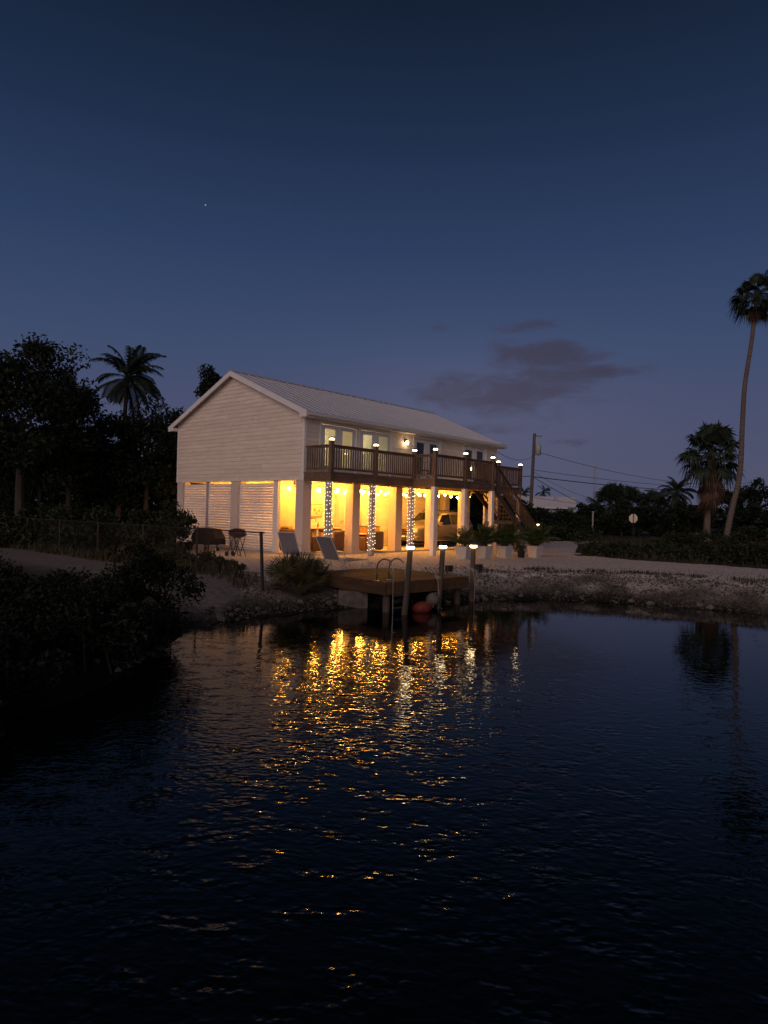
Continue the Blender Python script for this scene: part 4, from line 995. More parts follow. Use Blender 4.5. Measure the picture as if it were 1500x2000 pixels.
for y in (-.13, .13):
    part('leg', MB().tube([(-.28, y, .74), (.0, y, .02)], .014, 5), 'darkmetal', t); part('leg', MB().tube([(-.0, y * .9, .74), (-.34, y * .9, .02)], .014, 5), 'darkmetal', t)
    part('leg', MB().tube([(.05, y, .74), (.38, y, .09)], .014, 5), 'darkmetal', t); part('leg', MB().tube([(.3, y * .9, .74), (.06, y * .9, .02)], .014, 5), 'darkmetal', t)
    part('wheel', MB().lathe([(.09, -.02), (.09, .02)], 12), 'darkmetal', t, loc=(.38, y * 1.15, .09), rot=(R(90), 0, 0))
part('handle', MB().tube([(-.12, -.2, 1.0), (-.12, -.26, 1.0), (.12, -.26, 1.0), (.12, -.2, 1.0)], .012, 5), 'darkmetal', t)
t = thing('covered_grill', 'large dark covered grill with pointed end standing behind the chain link fence', 'grill', h2w(-1.5, 4.1, 0), (0, 0, YAW + PI / 2))
part('cover', MB().add([(-1.02, -.3, .62), (-.5, -.36, .30), (.75, -.36, .28), (.98, -.3, .60), (.70, -.26, .98), (.35, -.24, 1.06), (-.7, -.24, 1.02),
                        (-1.02, .3, .62), (-.5, .36, .30), (.75, .36, .28), (.98, .3, .60), (.70, .26, .98), (.35, .24, 1.06), (-.7, .24, 1.02)],
                       [(0, 1, 2, 3, 4, 5, 6), (13, 12, 11, 10, 9, 8, 7)] + [(i, 7 + i, 7 + (i + 1) % 7, (i + 1) % 7) for i in range(7)]), 'cover', t)
for x in (-.42, .6):
    for y in (-.25, .25): part('leg', MB().box(x - .025, x + .025, y - .025, y + .025, 0, .3), 'darkmetal', t)
    part('wheel', MB().lathe([(.08, -.02), (.08, .02)], 10), 'rubber', t, loc=(x, -.3, .08), rot=(R(90), 0, 0))
t.scale = (.86, .86, .9)
part('drape_fold', MB().box(-.9, .85, -.375, -.365, .32, .55), 'cover', t)

# ------------------------------------------------------------------ vegetation
def px2w(px, D):  # approximate bearing of a pixel column at range D (used once to survey the site)
    return (px - 750) / 1323.3 * D
def ang_basis(n, rng):
    d = rng.normal(size=(n, 3)); d /= np.linalg.norm(d, axis=1)[:, None]
    r = rng.normal(size=(n, 3)); a = np.cross(d, r); a /= np.linalg.norm(a, axis=1)[:, None]
    return d, a
def leaf_mesh(name, C, size, m, rng, aspect=.5, up=.0):
    n = len(C); d, a = ang_basis(n, rng)
    d[:, 2] += up; d /= np.linalg.norm(d, axis=1)[:, None]
    s = size * rng.uniform(.6, 1.35, n)[:, None]
    nrm = np.cross(d, a) * s * .18
    V = np.stack([C - d * s * .5, C + a * s * aspect * .5 + nrm, C + d * s * .5, C - a * s * aspect * .5 + nrm], 1).reshape(-1, 3)
    F = np.arange(4 * n).reshape(n, 4)
    return npmesh(name, V, F, m)
def clumps(rx, ry, rz, cz, k, rng, low=-.8):
    out = []
    while len(out) < k:
        p = rng.normal(size=3); p /= np.linalg.norm(p)
        if p[2] < low: continue
        r = rng.uniform(.45, 1.0) ** .6
        lump = 1 + .22 * math.sin(p[0] * 5 + rx * 3) * math.cos(p[1] * 4 + rz) + rng.uniform(-.12, .12)
        out.append((p[0] * rx * r * lump, p[1] * ry * r * lump, cz + p[2] * rz * r * lump))
    return np.array(out)
def leafy(parent, name, cl, per, rad, size, m, seed, kind=None, flat=.75, aspect=.5):
    rng = np.random.default_rng(seed)
    k = len(cl); rr = rad * rng.uniform(.6, 1.3, k)
    C = np.repeat(cl, per, axis=0); r3 = np.repeat(rr, per)
    q = rng.normal(size=(k * per, 3)); q /= np.linalg.norm(q, axis=1)[:, None]
    q *= (rng.uniform(0, 1, k * per) ** .45)[:, None]
    q[:, 2] *= flat
    C = C + q * r3[:, None]
    o = ob(name, leaf_mesh(name, C, size, m, rng, aspect), parent)
    if kind: o['kind'] = kind
    return o
def limbs(parent, H, cl, r0, seed, m='trunk', lean=0.0):
    rng = random.Random(seed)
    mb = MB(); top = Vector((lean, 0, H * .62))
    mid = Vector((lean * .4 + rng.uniform(-.15, .15), rng.uniform(-.1, .1), H * .3))
    mb.tube([(0, 0, -.3), (0, 0, .1), mid, top], [r0 * 1.35, r0, r0 * .8, r0 * .5], 8)
    for i in range(min(9, len(cl))):
        c = Vector(cl[rng.randrange(len(cl))]); s = mid.lerp(top, rng.uniform(.2, 1))
        mb.tube([s, s.lerp(c, .5) + Vector((0, 0, .2)), c], [r0 * .4, r0 * .25, r0 * .08], 5)
    return part('trunk', mb, m, parent)
def tree(label, x, y, H, rx, rz, m='leaf', k=46, per=120, rad=.85, size=.21, seed=1, z=.7, r0=.16, group=None, name='tree', low=-.8, cat='tree'):
    t = thing(name, label, cat, (x, y, z - .05), (0, 0, 0), group)
    rng = np.random.default_rng(seed)
    cl = clumps(rx, rx, rz, H - rz - rad * .5, k, rng, low)
    leafy(t, 'crown', cl, int(per * 1.6), rad, size, m, seed + 1)
    limbs(t, H, cl, r0, seed)
    return t
tree('tallest broad dark tree rising at the left edge of the picture', px2w(40, 30), 30, 9.0, 2.9, 3.2, k=84, per=130, seed=3, r0=.22)
tree('dark tree cut off by the left edge behind the tallest one', px2w(-70, 34), 34, 10.2, 2.6, 3.4, k=50, per=120, seed=5, r0=.2)
tree('stepped dark tree between the tallest tree and the coconut palm', px2w(135, 33), 33, 8.3, 1.7, 3.0, k=44, per=120, seed=8, rad=.7)
tree('shorter dark tree directly left of the coconut trunk', px2w(208, 35), 35, 6.6, 1.5, 2.4, k=40, per=120, seed=11, rad=.7)
tree('round dark tree right of the coconut palm crown', px2w(287, 34.5), 34.5, 7.0, 1.55, 2.6, k=44, per=120, seed=13, rad=.75)
tree('dark tree touching the left eave of the house', px2w(345, 41), 41, 7.7, 2.0, 3.0, k=46, per=120, seed=17, rad=.75)
tree('narrow tree top peeping over the left slope of the roof', px2w(409, 46), 46, 11.6, .70, 1.5, k=26, per=80, seed=24, rad=.5, size=.24)
tree('low dark tree at the left behind the fence shrubs', px2w(80, 38), 38, 6.2, 2.6, 2.6, k=44, per=110, seed=21)
for i, (px, D, H, rx, lab) in enumerate(((15, 27.5, 1.7, 1.3, 'shrub at far left against the chain link fence'), (105, 27, 2.0, 1.3, 'shrub behind the fence below the tallest tree'), (175, 26, 2.0, 1.2, 'shrub behind the fence left of the coconut trunk'),
                                         (238, 26.5, 1.6, 1.1, 'shrub at the foot of the coconut trunk'), (300, 26, 2.1, 1.2, 'olive shrub lit by the house behind the fence'), (338, 28.5, 2.3, .9, 'olive shrub touching the left corner of the house'))):
    tree(lab, px2w(px, D), D, H, rx, H * .5, 'leaf2', 26, 90, .42, .15, 31 + i, .6, .05, 'shrubs along the back of the fence', 'shrub', -1, 'shrub')
for i, (px, D, H, rx, lab) in enumerate(((352, 20.4, .75, .55, 'weedy bush in front of the covered grill'), (408, 20.0, .62, .5, 'weedy bush between the covered grill and the barbecue'), (442, 19.6, .45, .45, 'low weedy bush beside the last fence post'), (300, 21.0, .8, .6, 'weedy bush on the fence line left of the covered grill'), (240, 22.0, .8, .6, 'dim weedy bush on the fence line below the coconut palm'))):
    tree(lab, px2w(px, D), D, H, rx, H * .5, 'weed', 22, 80, .22, .11, 51 + i, .62, .02, 'weedy bushes by the fence', 'bush', -1, 'bush')
# mangroves on the near left bank
for i, (x, y, H, rx, lab) in enumerate(((-4.08, 11.9, 1.32, .72, 'mangrove shrub nearest the reflection of the house, tallest at the right end'), (-5.1, 12.1, .95, 1.0, 'mangrove shrub in the middle of the left bank'), (-6.5, 12.3, .85, 1.1, 'mangrove shrub left of the middle on the bank'),
                                        (-7.2, 11.0, 1.25, 1.1, 'mangrove shrub at the left edge of the picture'), (-4.5, 10.2, .90, 1.0, 'nearer mangrove shrub hanging over the water'), (-5.9, 10.0, .95, 1.1, 'nearer mangrove shrub low at the left'),
                                        (-4.9, 8.3, .85, .9, 'lowest mangrove shrub closest to the camera'), (-4.7, 6.9, .7, .8, 'small dark mangrove shrub at the lower left'), (-6.4, 8.6, 1.0, 1.1, 'dark mangrove shrub at the left edge near the water'), (-8.4, 12.4, 1.0, 1.0, 'mangrove shrub behind the left edge shrubs'))):
    t = thing('mangrove_shrub', lab, 'mangrove', (x, y, .15), (0, 0, 0), 'mangroves on the near left bank')
    rng = np.random.default_rng(70 + i)
    cl = clumps(rx, rx, H * .62, H * .58, 46, rng, -1)
    leafy(t, 'foliage', cl, 170, .30, .082, 'mangrove', 90 + i, aspect=.42)
    mb = MB(); rr = random.Random(i)
    for k in range(9):
        a_ = rr.uniform(0, 2 * PI); r_ = rr.uniform(.3, .9) * rx
        mb.tube([(0, 0, H * .55), (math.cos(a_) * r_ * .6, math.sin(a_) * r_ * .6, H * .4), (math.cos(a_) * r_, math.sin(a_) * r_, -.35)], [.028, .02, .012], 4)
    part('prop_roots', mb, 'trunk', t)

# feather fronds (coconut, areca) and fan fronds (washingtonia, palmetto)
def feather(L_, el0, droop, nl, ll, lw, m, name='frond', seed=0, side=.0):
    rr = random.Random(seed)
    pts = []; p = Vector((0, 0, 0)); n = 12
    for i in range(n + 1):
        t = i / n; e = el0 - droop * t ** 1.4
        pts.append(p.copy()); p = p + Vector((math.cos(e), side * t, math.sin(e))) * (L_ / n)
    mb = MB().tube(pts, [L_ * .011 * (1 - .8 * i / n) + .003 for i in range(n + 1)], 4)
    for i in range(nl):
        t = .16 + .84 * (i + .5) / nl; f = t * n; k = min(int(f), n - 1); q = pts[k].lerp(pts[k + 1], f - k)
        d = (pts[k + 1] - pts[k]).normalized()
        lw_ = lw; l_ = ll * (1 - abs(t - .5) ** 2 * 1.9) * rr.uniform(.85, 1.1)
        for s in (-1, 1):
            out = (d * .62 + Vector((0, s, 0)) * .8 + Vector((0, 0, .12))).normalized()
            m1 = q + out * l_ * .5 - Vector((0, 0, l_ * .06)); e1 = q + out * l_ * .86 - Vector((0, 0, l_ * (.42 + rr.uniform(-.1, .12))))
            w_ = d * lw_ * .5
            o = len(mb.v); mb.v += [tuple(q - w_ * .5), tuple(q + w_ * .5), tuple(m1 + w_), tuple(m1 - w_), tuple(e1)]
            mb.f += [(o, o + 1, o + 2, o + 3), (o + 3, o + 2, o + 4)]
    return mb.mesh(name, m)
def fan(Lp, el0, Rb, nb, m, name='frond', seed=0, spread=230, droop=.35, wmul=1.0):
    rr = random.Random(seed)
    d = Vector((math.cos(el0), 0, math.sin(el0))); up = Vector((-math.sin(el0), 0, math.cos(el0))); sd = Vector((0, 1, 0))
    tip = d * Lp - Vector((0, 0, Lp * .08))
    mb = MB().tube([(0, 0, 0), d * Lp * .5, tip], [.03 * Rb, .022 * Rb, .018 * Rb], 4)
    for i in range(nb):
        a_ = R(spread) * ((i + .5) / nb - .5); l_ = Rb * (1 - .25 * abs(a_) / R(spread / 2)) * rr.uniform(.9, 1.08)
        dr = (d * math.cos(a_) + sd * math.sin(a_) + up * .12 * math.cos(a_ * 2)).normalized(); w_ = (sd * math.cos(a_) - d * math.sin(a_)) * Rb * .055 * wmul
        m1 = tip + dr * l_ * .55; e1 = tip + dr * l_ - Vector((0, 0, l_ * droop * rr.uniform(.5, 1.3)))
        o = len(mb.v); mb.v += [tuple(tip), tuple(m1 + w_), tuple(e1), tuple(m1 - w_)]; mb.f += [(o, o + 1, o + 2, o + 3)]
    return mb.mesh(name, m)
def coconut(label, x, y, H, L_, seed, lean=(0, 0), z=.7, r0=.13, n=24, group=None):
    rr = random.Random(seed)
    t = thing('coconut_palm', label, 'palm', (x, y, z - .05), (0, 0, 0), group)
    top = Vector((lean[0], lean[1], H))
    part('trunk', MB().tube([(0, 0, -.2), (0, 0, .15), top * .33 + Vector((lean[0] * -.1, 0, 0)), top * .7, top], [r0 * 1.7, r0 * 1.2, r0, r0 * .9, r0 * .85], 8), 'palmtrunk', t)
    cr = ob('crown', MB().lathe([(.05, -.2), (.2, .0), (.14, .35), (.03, .5)], 8).mesh('crown', 'frond'), t, top, (rr.uniform(-.1, .1), rr.uniform(.12, .28), 0))
    ms = [feather(L_, R(e), dr, 40, L_ * .31, L_ * .026, 'frond', seed=seed + i) for i, (e, dr) in enumerate(((78, 1.1), (60, 1.35), (42, 1.5), (18, 1.35), (-8, 1.05), (-35, .75)))]
    for i in range(n):
        k = min(5, int(6 * (i + .5) / n)); az = i * 2.399 + rr.uniform(-.2, .2)
        s = rr.uniform(.82, 1.1)
        az -= .45 * math.sin(az); ob('frond', ms[k], cr, (0, 0, .15), (rr.uniform(-.3, .3), rr.uniform(-.22, .22), az), (s, s, s))
    return t
coconut('coconut palm with thin pale trunk rising above the left trees', px2w(229, 36), 36, 8.45, 2.2, 4, (.35, 0), n=30)
coconut('coconut palm on the horizon left of the shaggy fan palm', px2w(1316, 68), 68, 4.4, 2.0, 6, (.2, 0), n=24)
coconut('small coconut palm on the horizon just right of the stop sign', px2w(1284, 84), 84, 4.0, 2.2, 9, (0, 0), n=18)
coconut('tiny distant palm above the white roof', px2w(1060, 108), 108, 5.5, 1.5, 12, (0, 0), n=14)
coconut('tiny distant palm left of the white roof', px2w(1021, 100), 100, 5.0, 1.4, 14, (0, 0), n=14)
def ringed(path, r0, r1, flare, seed, per=26, n=9):
    rr = random.Random(seed); P = [Vector(p) for p in path]; pts, rs = [], []
    m_ = len(P) - 1
    for i in range(m_):
        a_, b_, c_, d_ = P[max(i - 1, 0)], P[i], P[i + 1], P[min(i + 2, m_)]
        for k in range(per):
            t = k / per
            q = .5 * ((2 * b_) + (c_ - a_) * t + (2 * a_ - 5 * b_ + 4 * c_ - d_) * t * t + (3 * b_ - a_ - 3 * c_ + d_) * t ** 3)
            f = (i + t) / m_; r = r0 + (r1 - r0) * f + flare * math.exp(-f * 14)
            pts.append(q); rs.append(r * (1 + (.055 if k % 2 else -.03) + rr.uniform(-.035, .035)))
    return MB().tube(pts, rs, n)
def fanpalm(label, x, y, path, Rf, seed, r0, r1, skirt=0, n=34, z=.7, name='fan_palm', low=-40):
    rr = random.Random(seed)
    t = thing(name, label, 'palm', (x, y, z - .05))
    pts = [Vector(p) for p in path]
    m_ = len(pts)
    part('trunk', ringed(path, r0, r1, r0 * .45, seed), 'palmtrunk', t)
    top = pts[-1]
    cr = ob('crown', MB().lathe([(r1, -.4), (r1 * 1.3, 0), (r1, .35), (.03, .55)], 8).mesh('crown', 'frond'), t, top)
    els = (82, 62, 42, 22, 2, -20, low)
    ms = [fan(Rf * .62, R(e), Rf * .55, 22, 'frond', seed=seed + i, droop=.3 + .08 * i) for i, e in enumerate(els)]
    for i in range(n):
        k = min(len(ms) - 1, int(len(ms) * ((i + .5) / n) ** .9)); s = rr.uniform(.8, 1.12)
        ob('frond', ms[k], cr, (0, 0, .1), (rr.uniform(-.25, .25), rr.uniform(-.12, .12), i * 2.399 + rr.uniform(-.3, .3)), (s, s, s))
    if skirt:
        dm = [fan(Rf * .42, R(e), Rf * .40, 16, 'deadfrond', 'dead_frond', seed + 30 + i, 150, .7) for i, e in enumerate((-62, -74, -80))]
        for i in range(int(skirt * 22)):
            zz = -rr.uniform(.1, skirt); s = rr.uniform(.75, 1.1)
            ob('dead_frond', dm[i % 3], cr, (0, 0, zz), (rr.uniform(-.2, .2), 0, rr.uniform(0, 2 * PI)), (s, s, s))
    return t
fanpalm('very tall slender palm with curved trunk and shaggy head at the right edge', px2w(1415, 46), 46, [(0, 0, -.2), (.1, 0, .4), (.45, 0, 2.4), (.95, 0, 5.0), (1.05, 0, 8.3), (1.15, 0, 11.0), (1.55, 0, 14.2), (1.80, 0, 17.1)], 1.72, 21, .21, .12, .5, 40)
fanpalm('stout fan palm with thick brown skirt of dead fronds left of the tall palm', px2w(1381, 48), 48, [(0, 0, -.2), (0, 0, .4), (.05, 0, 3.0), (.15, 0, 6.5)], 2.2, 27, .25, .2, 2.5, 46)
fanpalm('round headed fan palm in the distance left of the stop sign', px2w(1193, 74), 74, [(0, 0, -.2), (0, 0, 3.1)], 2.7, 33, .2, .18, 0, 40, low=-60)
fanpalm('round headed fan palm in the distance right of the white post', px2w(1228, 76), 76, [(0, 0, -.2), (0, 0, 2.9)], 2.6, 35, .2, .18, 0, 40, low=-60)
fanpalm('lone round fan palm in the distance behind the stop sign', px2w(1276, 80), 80, [(0, 0, -.2), (0, 0, 3.1)], 2.2, 37, .2, .18, 0, 36, low=-60)
far = [(1150, 72, 3.4, 1.6, 'low distant tree behind the street name sign'), (1215, 70, 3.6, 2.4, 'dense distant tree under the round fan palms'), (1345, 62, 4.1, 2.0, 'dark tree left of the shaggy palm trunk'), (1425, 60, 5.2, 2.3, 'dark tree behind the two palm trunks'),
       (1470, 58, 5.4, 2.4, 'dark tree at the right edge before the far pole'), (1525, 55, 5.6, 2.4, 'dark tree cut off by the right edge'), (1300, 72, 2.9, 2.0, 'low dark tree beside the distant road'), (1090, 66, 2.8, 2.3, 'dark bush in front of the white roofed house'), (1050, 58, 2.8, 2.0, 'dark bush behind the foot of the stair'),
       (1010, 52, 3.2, 1.8, 'dark tree behind the lower stair'), (955, 50, 4.2, 2.0, 'dark tree seen through the far end of the carport'), (895, 48, 4.8, 2.2, 'dark tree seen above the car roof through the carport'), (1120, 64, 2.4, 1.6, 'dark bush left of the street name sign')]
for i, (px, D, H, rx, lab) in enumerate(far):
    tree(lab, px2w(px, D), D, H, rx, H * .46, 'leaf', 34, 95, .62, .26, 120 + i, .7, .12, None, 'tree', -1)
for i, (px, D, H, rx, lab) in enumerate(((1176, 31.8, .75, .6, 'hedge shrub at the left tip of the border beside the drive'), (1212, 32.2, .8, .8, 'hedge shrub below the stop sign, left'), (1262, 31.5, .8, .9, 'hedge shrub below the stop sign, right'), (1318, 31.0, .85, .95, 'hedge shrub in the middle of the border'),
                                         (1370, 30.4, .9, .95, 'hedge shrub below the stout palm trunk'), (1424, 29.6, .95, .95, 'hedge shrub below the tall palm trunk'), (1475, 28.6, 1.0, 1.0, 'hedge shrub at the right edge of the border'), (1530, 27.8, 1.2, 1.0, 'hedge shrub beyond the right edge'),
                                         (1390, 35, 1.5, 1.2, 'second row hedge shrub before the palm trunks'), (1480, 34, 1.7, 1.3, 'second row hedge shrub at the right edge'), (1320, 37, 1.3, 1.2, 'second row hedge shrub left of the palm trunks'))):
    tree(lab, px2w(px, D), D, H, rx, H * .5, 'leaf2', 26, 90, .36, .13, 160 + i, .66, .03, 'hedge shrubs along the drive', 'hedge_shrub', -1, 'shrub')
for i, (px, D, H, rx, lab) in enumerate(((1075, 50, 1.25, 1.4, 'grey green bush behind the last planter'), (1110, 51, 1.15, 1.4, 'grey green bush at the back of the gravel lane'), (1148, 52.5, 1.0, 1.3, 'grey green bush at the right end of the gravel lane'))):
    tree(lab, px2w(px, D), D, H, rx, H * .5, 'leaf2', 26, 80, .42, .17, 190 + i, .68, .03, 'bushes behind the lane', 'bush', -1, 'bush')
# far woods closing the horizon
def woods(name, x0, x1, y0, y1, H, n, seed, label):
    rng = np.random.default_rng(seed); k = n
    cl = np.stack([rng.uniform(x0, x1, k), rng.uniform(y0, y1, k), np.zeros(k)], 1)
    hh = H * (.55 + .45 * vnoise(cl[:, 0], cl[:, 1] * .3, 5.0, seed)); cl[:, 2] = .6 + hh * rng.uniform(0.0, 1, k) ** .8
    o = leafy(None, name, cl, 26, 1.0, .55, 'leaf', seed, 'stuff'); o['label'] = label; o['category'] = 'woods'
woods('far_woods', -56, -11, 46, 58, 7.6, 1300, 301, 'dark far wood closing the view behind the left trees')
woods('far_woods', -12, 26, 72, 84, 2.6, 380, 303, 'low dark wood beyond the carport and stair')
woods('far_woods', 36, 120, 92, 116, 4.6, 700, 305, 'dark distant wood on the right horizon')

# saw palmetto by the dock
t = thing('saw_palmetto', 'spiky saw palmetto clump growing on the bank left of the dock', 'palmetto', (-2.35, 17.6, .46))
pf = [fan(.55, R(e), .52, 26, 'palmetto', seed=400 + i, spread=260, droop=.10, wmul=.62) for i, e in enumerate((84, 68, 50, 30, 10))]
rr = random.Random(5)
for i in range(34): ob('frond', pf[i % 5], t, (rr.uniform(-.25, .25), rr.uniform(-.15, .15), 0), (rr.uniform(-.3, .3), 0, rr.uniform(0, 2 * PI)), (rr.uniform(.8, 1.15),) * 3)
t = thing('saw_palmetto', 'smaller saw palmetto reaching over the left edge of the dock', 'palmetto', (-1.9, 18.15, .55))
for i in range(10): ob('frond', pf[1 + i % 4], t, (rr.uniform(-.1, .1), rr.uniform(-.1, .1), 0), (rr.uniform(-.3, .3), 0, rr.uniform(-1.0, 1.2)), (rr.uniform(.55, .85),) * 3)
# potted palms
potmesh = MB().add([(-.19, -.19, 0), (.19, -.19, 0), (.19, .19, 0), (-.19, .19, 0), (-.275, -.275, .50), (.275, -.275, .50), (.275, .275, .50), (-.275, .275, .50), (-.245, -.245, .50), (.245, -.245, .50), (.245, .245, .50), (-.245, .245, .50), (-.24, -.24, .44), (.24, -.24, .44), (.24, .24, .44), (-.24, .24, .44)],
                   [(0, 3, 2, 1), (0, 1, 5, 4), (1, 2, 6, 5), (2, 3, 7, 6), (3, 0, 4, 7), (4, 5, 9, 8), (5, 6, 10, 9), (6, 7, 11, 10), (7, 4, 8, 11), (8, 9, 13, 12), (9, 10, 14, 13), (10, 11, 15, 14), (11, 8, 12, 15)]).mesh('planter_pot', 'pot')
soilm = MB().box(-.238, .238, -.238, .238, .40, .435).mesh('soil', 'soil')
af = [feather(.95, R(e), dr, 22, .26, .03, 'arecafrond', seed=500 + i) for i, (e, dr) in enumerate(((86, .6), (78, 1.0), (70, 1.3), (60, 1.45), (52, 1.5)))]
for i, (x, y, n, sc_, lab) in enumerate(((3.22, 27.05, 20, .88, 'arching palm in the leftmost white square planter'), (4.14, 27.75, 40, .95, 'bushy palm in the white planter second from the left'), (5.08, 28.4, 44, 1.0, 'bushy palm in the white planter third from the left'), (6.55, 29.25, 40, 1.0, 'palm in the white planter at the right end by the newel lamp'))):
    t = thing('potted_palm', lab, 'planter', (x, y, .70), (0, 0, YAW + random.uniform(-.1, .1)), 'white planters in front of the stair')
    ob('planter_pot', potmesh, t); ob('soil', soilm, t)
    for k in range(n): s = 1.15 * sc_ * rr.uniform(.7, 1.1); ob('frond', af[min(4, int(5 * (k + .5) / n))], t, (rr.uniform(-.1, .1), rr.uniform(-.1, .1), .43), (rr.uniform(-.15, .15), rr.uniform(-.1, .1), k * 2.399), (s, s, s))
t = thing('bucket', 'small black bucket with a plant between the third and last planters', 'bucket', (5.83, 28.6, .70))
part('pail', MB().lathe([(.13, 0), (.17, .30), (.15, .30), (.12, .05)], 12), 'rubber', t)
for k in range(8): ob('frond', af[k % 5], t, (0, 0, .2), (0, 0, k * 2.4), (.6, .6, .6))

# rocks, gravel, grass
rockv = [(math.sin(a_) * math.cos(b_), math.sin(a_) * math.sin(b_), math.cos(a_)) for a_ in (.5, 1.2, 1.9, 2.6) for b_ in [k * PI / 3 + a_ for k in range(6)]]
rocks = []
for s in range(4):
    r_ = random.Random(s); mb = MB()
    V = [tuple(c * r_.uniform(.72, 1.15) for c in p) for p in rockv] + [(0, 0, 1), (0, 0, -1)]
    F = []
    for i in range(3):
        for k in range(6): F.append((i * 6 + k, (i + 1) * 6 + k, (i + 1) * 6 + (k + 1) % 6, i * 6 + (k + 1) % 6))
    for k in range(6): F.append((24, k, (k + 1) % 6)); F.append((25, 18 + (k + 1) % 6, 18 + k))
    rocks.append(mb.add(V, F).mesh('rock', 'rock'))
rr = random.Random(12)
def ground_z(x, y): return float(height(np.array([[x]]), np.array([[y]]))[0, 0])
cnt = 0; pts_ = []
for a_, b_ in zip(SHORE[3:-2], SHORE[4:-1]):
    a_, b_ = Vector((*a_, 0)), Vector((*b_, 0)); n = max(1, int((b_ - a_).length / .17)); nr = Vector((-(b_ - a_).y, (b_ - a_).x, 0)).normalized()
    for i in range(n):
        q = a_.lerp(b_, rr.random()) + nr * (abs(rr.gauss(.45, .5)))
        if -2.0 < q.x < 2.6 and rr.random() < .3: continue
        pts_.append(q)
pts_ = pts_[:110]
for q in pts_:
    s = rr.uniform(.04, .10) * (1.3 if rr.random() < .12 else 1)
    t = thing('rock', 'loose pale coral rock lying on the canal bank', 'rock', (q.x, q.y, ground_z(q.x, q.y) + s * .2), (rr.uniform(-.3, .3), rr.uniform(-.3, .3), rr.uniform(0, 6)), 'coral rocks along the bank', rocks[rr.randrange(4)])
    t.scale = (s * rr.uniform(.9, 1.6), s, s * rr.uniform(.45, .8))
def scatter(name, n, region, fn, m, kind='stuff', size=(.012, .04), seed=0, label=None):
    rng = np.random.default_rng(seed)
    x = rng.uniform(region[0], region[1], n); y = rng.uniform(region[2], region[3], n)
    d = shore_dist(x, y); keep = fn(x, y, d, rng); x, y = x[keep], y[keep]
    z = height(x, y); s = rng.uniform(*size, len(x)) ** 1.0
    base = np.array([(1, 0, -.2), (-.5, .87, -.2), (-.5, -.87, -.2), (0.1, 0.1, .7)])
    V = base[None] * s[:, None, None] * rng.uniform(.6, 1.3, (len(x), 4, 3))
    th = rng.uniform(0, 2 * PI, len(x)); c, s_ = np.cos(th)[:, None], np.sin(th)[:, None]
    X = V[..., 0] * c - V[..., 1] * s_; Y = V[..., 0] * s_ + V[..., 1] * c
    P = np.stack([X + x[:, None], Y + y[:, None], V[..., 2] + z[:, None] + .004], -1).reshape(-1, 3)
    i0 = np.arange(len(x))[:, None, None] * 4
    F = (np.array([(0, 1, 3), (1, 2, 3), (2, 0, 3)])[None] + i0).reshape(-1, 3)
    o = ob(name, npmesh(name, P, F, m)); o['kind'] = kind
    return o
scatter('bank_gravel', 60000, (-3.5, 17, 13.2, 24), lambda x, y, d, r: (d > .02) & (r.random(len(x)) < np.clip(1.25 - np.abs(d - 1.1) / 1.6, 0.06, 1)) & (y < 24), 'gravelstone', size=(.012, .05), seed=1)
scatter('yard_gravel', 16000, (-4, 17, 17, 31), lambda x, y, d, r: inpoly(x, y, DRIVE), 'gravelstone', size=(.008, .022), seed=2)
def blades(name, n, region, fn, hgt, m, seed):
    rng = np.random.default_rng(seed)
    x = rng.uniform(region[0], region[1], n); y = rng.uniform(region[2], region[3], n)
    d = shore_dist(x, y); keep = fn(x, y, d, rng); x, y = x[keep], y[keep]; k = len(x)
    z = height(x, y); h = hgt * rng.uniform(.4, 1.3, k); th = rng.uniform(0, 2 * PI, k); w = .008 + h * .03; b = h * rng.uniform(.2, .8, k)
    ax, ay = np.cos(th), np.sin(th)
    P = np.stack([np.stack([x - ay * w, y + ax * w, z - .01], -1), np.stack([x + ay * w, y - ax * w, z - .01], -1), np.stack([x + ax * b, y + ay * b, z + h], -1)], 1).reshape(-1, 3)
    o = ob(name, npmesh(name, P, np.arange(3 * k).reshape(k, 3), m)); o['kind'] = 'stuff'
blades('bank_grass', 30000, (-4, 17, 13, 24), lambda x, y, d, r: (d > .15) & (d < 2.6) & (vnoise(x, y, .9, 21) > .52) & (r.random(len(x)) < .8), .10, 'grassblade', 5)
blades('edge_weeds', 60000, (2, 17, 14, 24.5), lambda x, y, d, r: (np.abs(d - 2.5) < .42) & (vnoise(x, y, .55, 27) > .50) & (x > 2.6), .11, 'leaf2', 15)
blades('fence_grass', 26000, (-18, -3, 14, 30), lambda x, y, d, r: (d > .5) & (np.abs((x + 3.0) * .66 + (y - 17.0) * .751) < .55) & (x < -3.3), .30, 'grassblade', 6)
blades('border_grass', 26000, (8.5, 40, 24, 60), lambda x, y, d, r: (vnoise(x, y, 2.0, 23) > .3) & ~inpoly(x, y, DRIVE) & (x > 9.6 + (y - 31) * .22), .28, 'grassblade', 7)

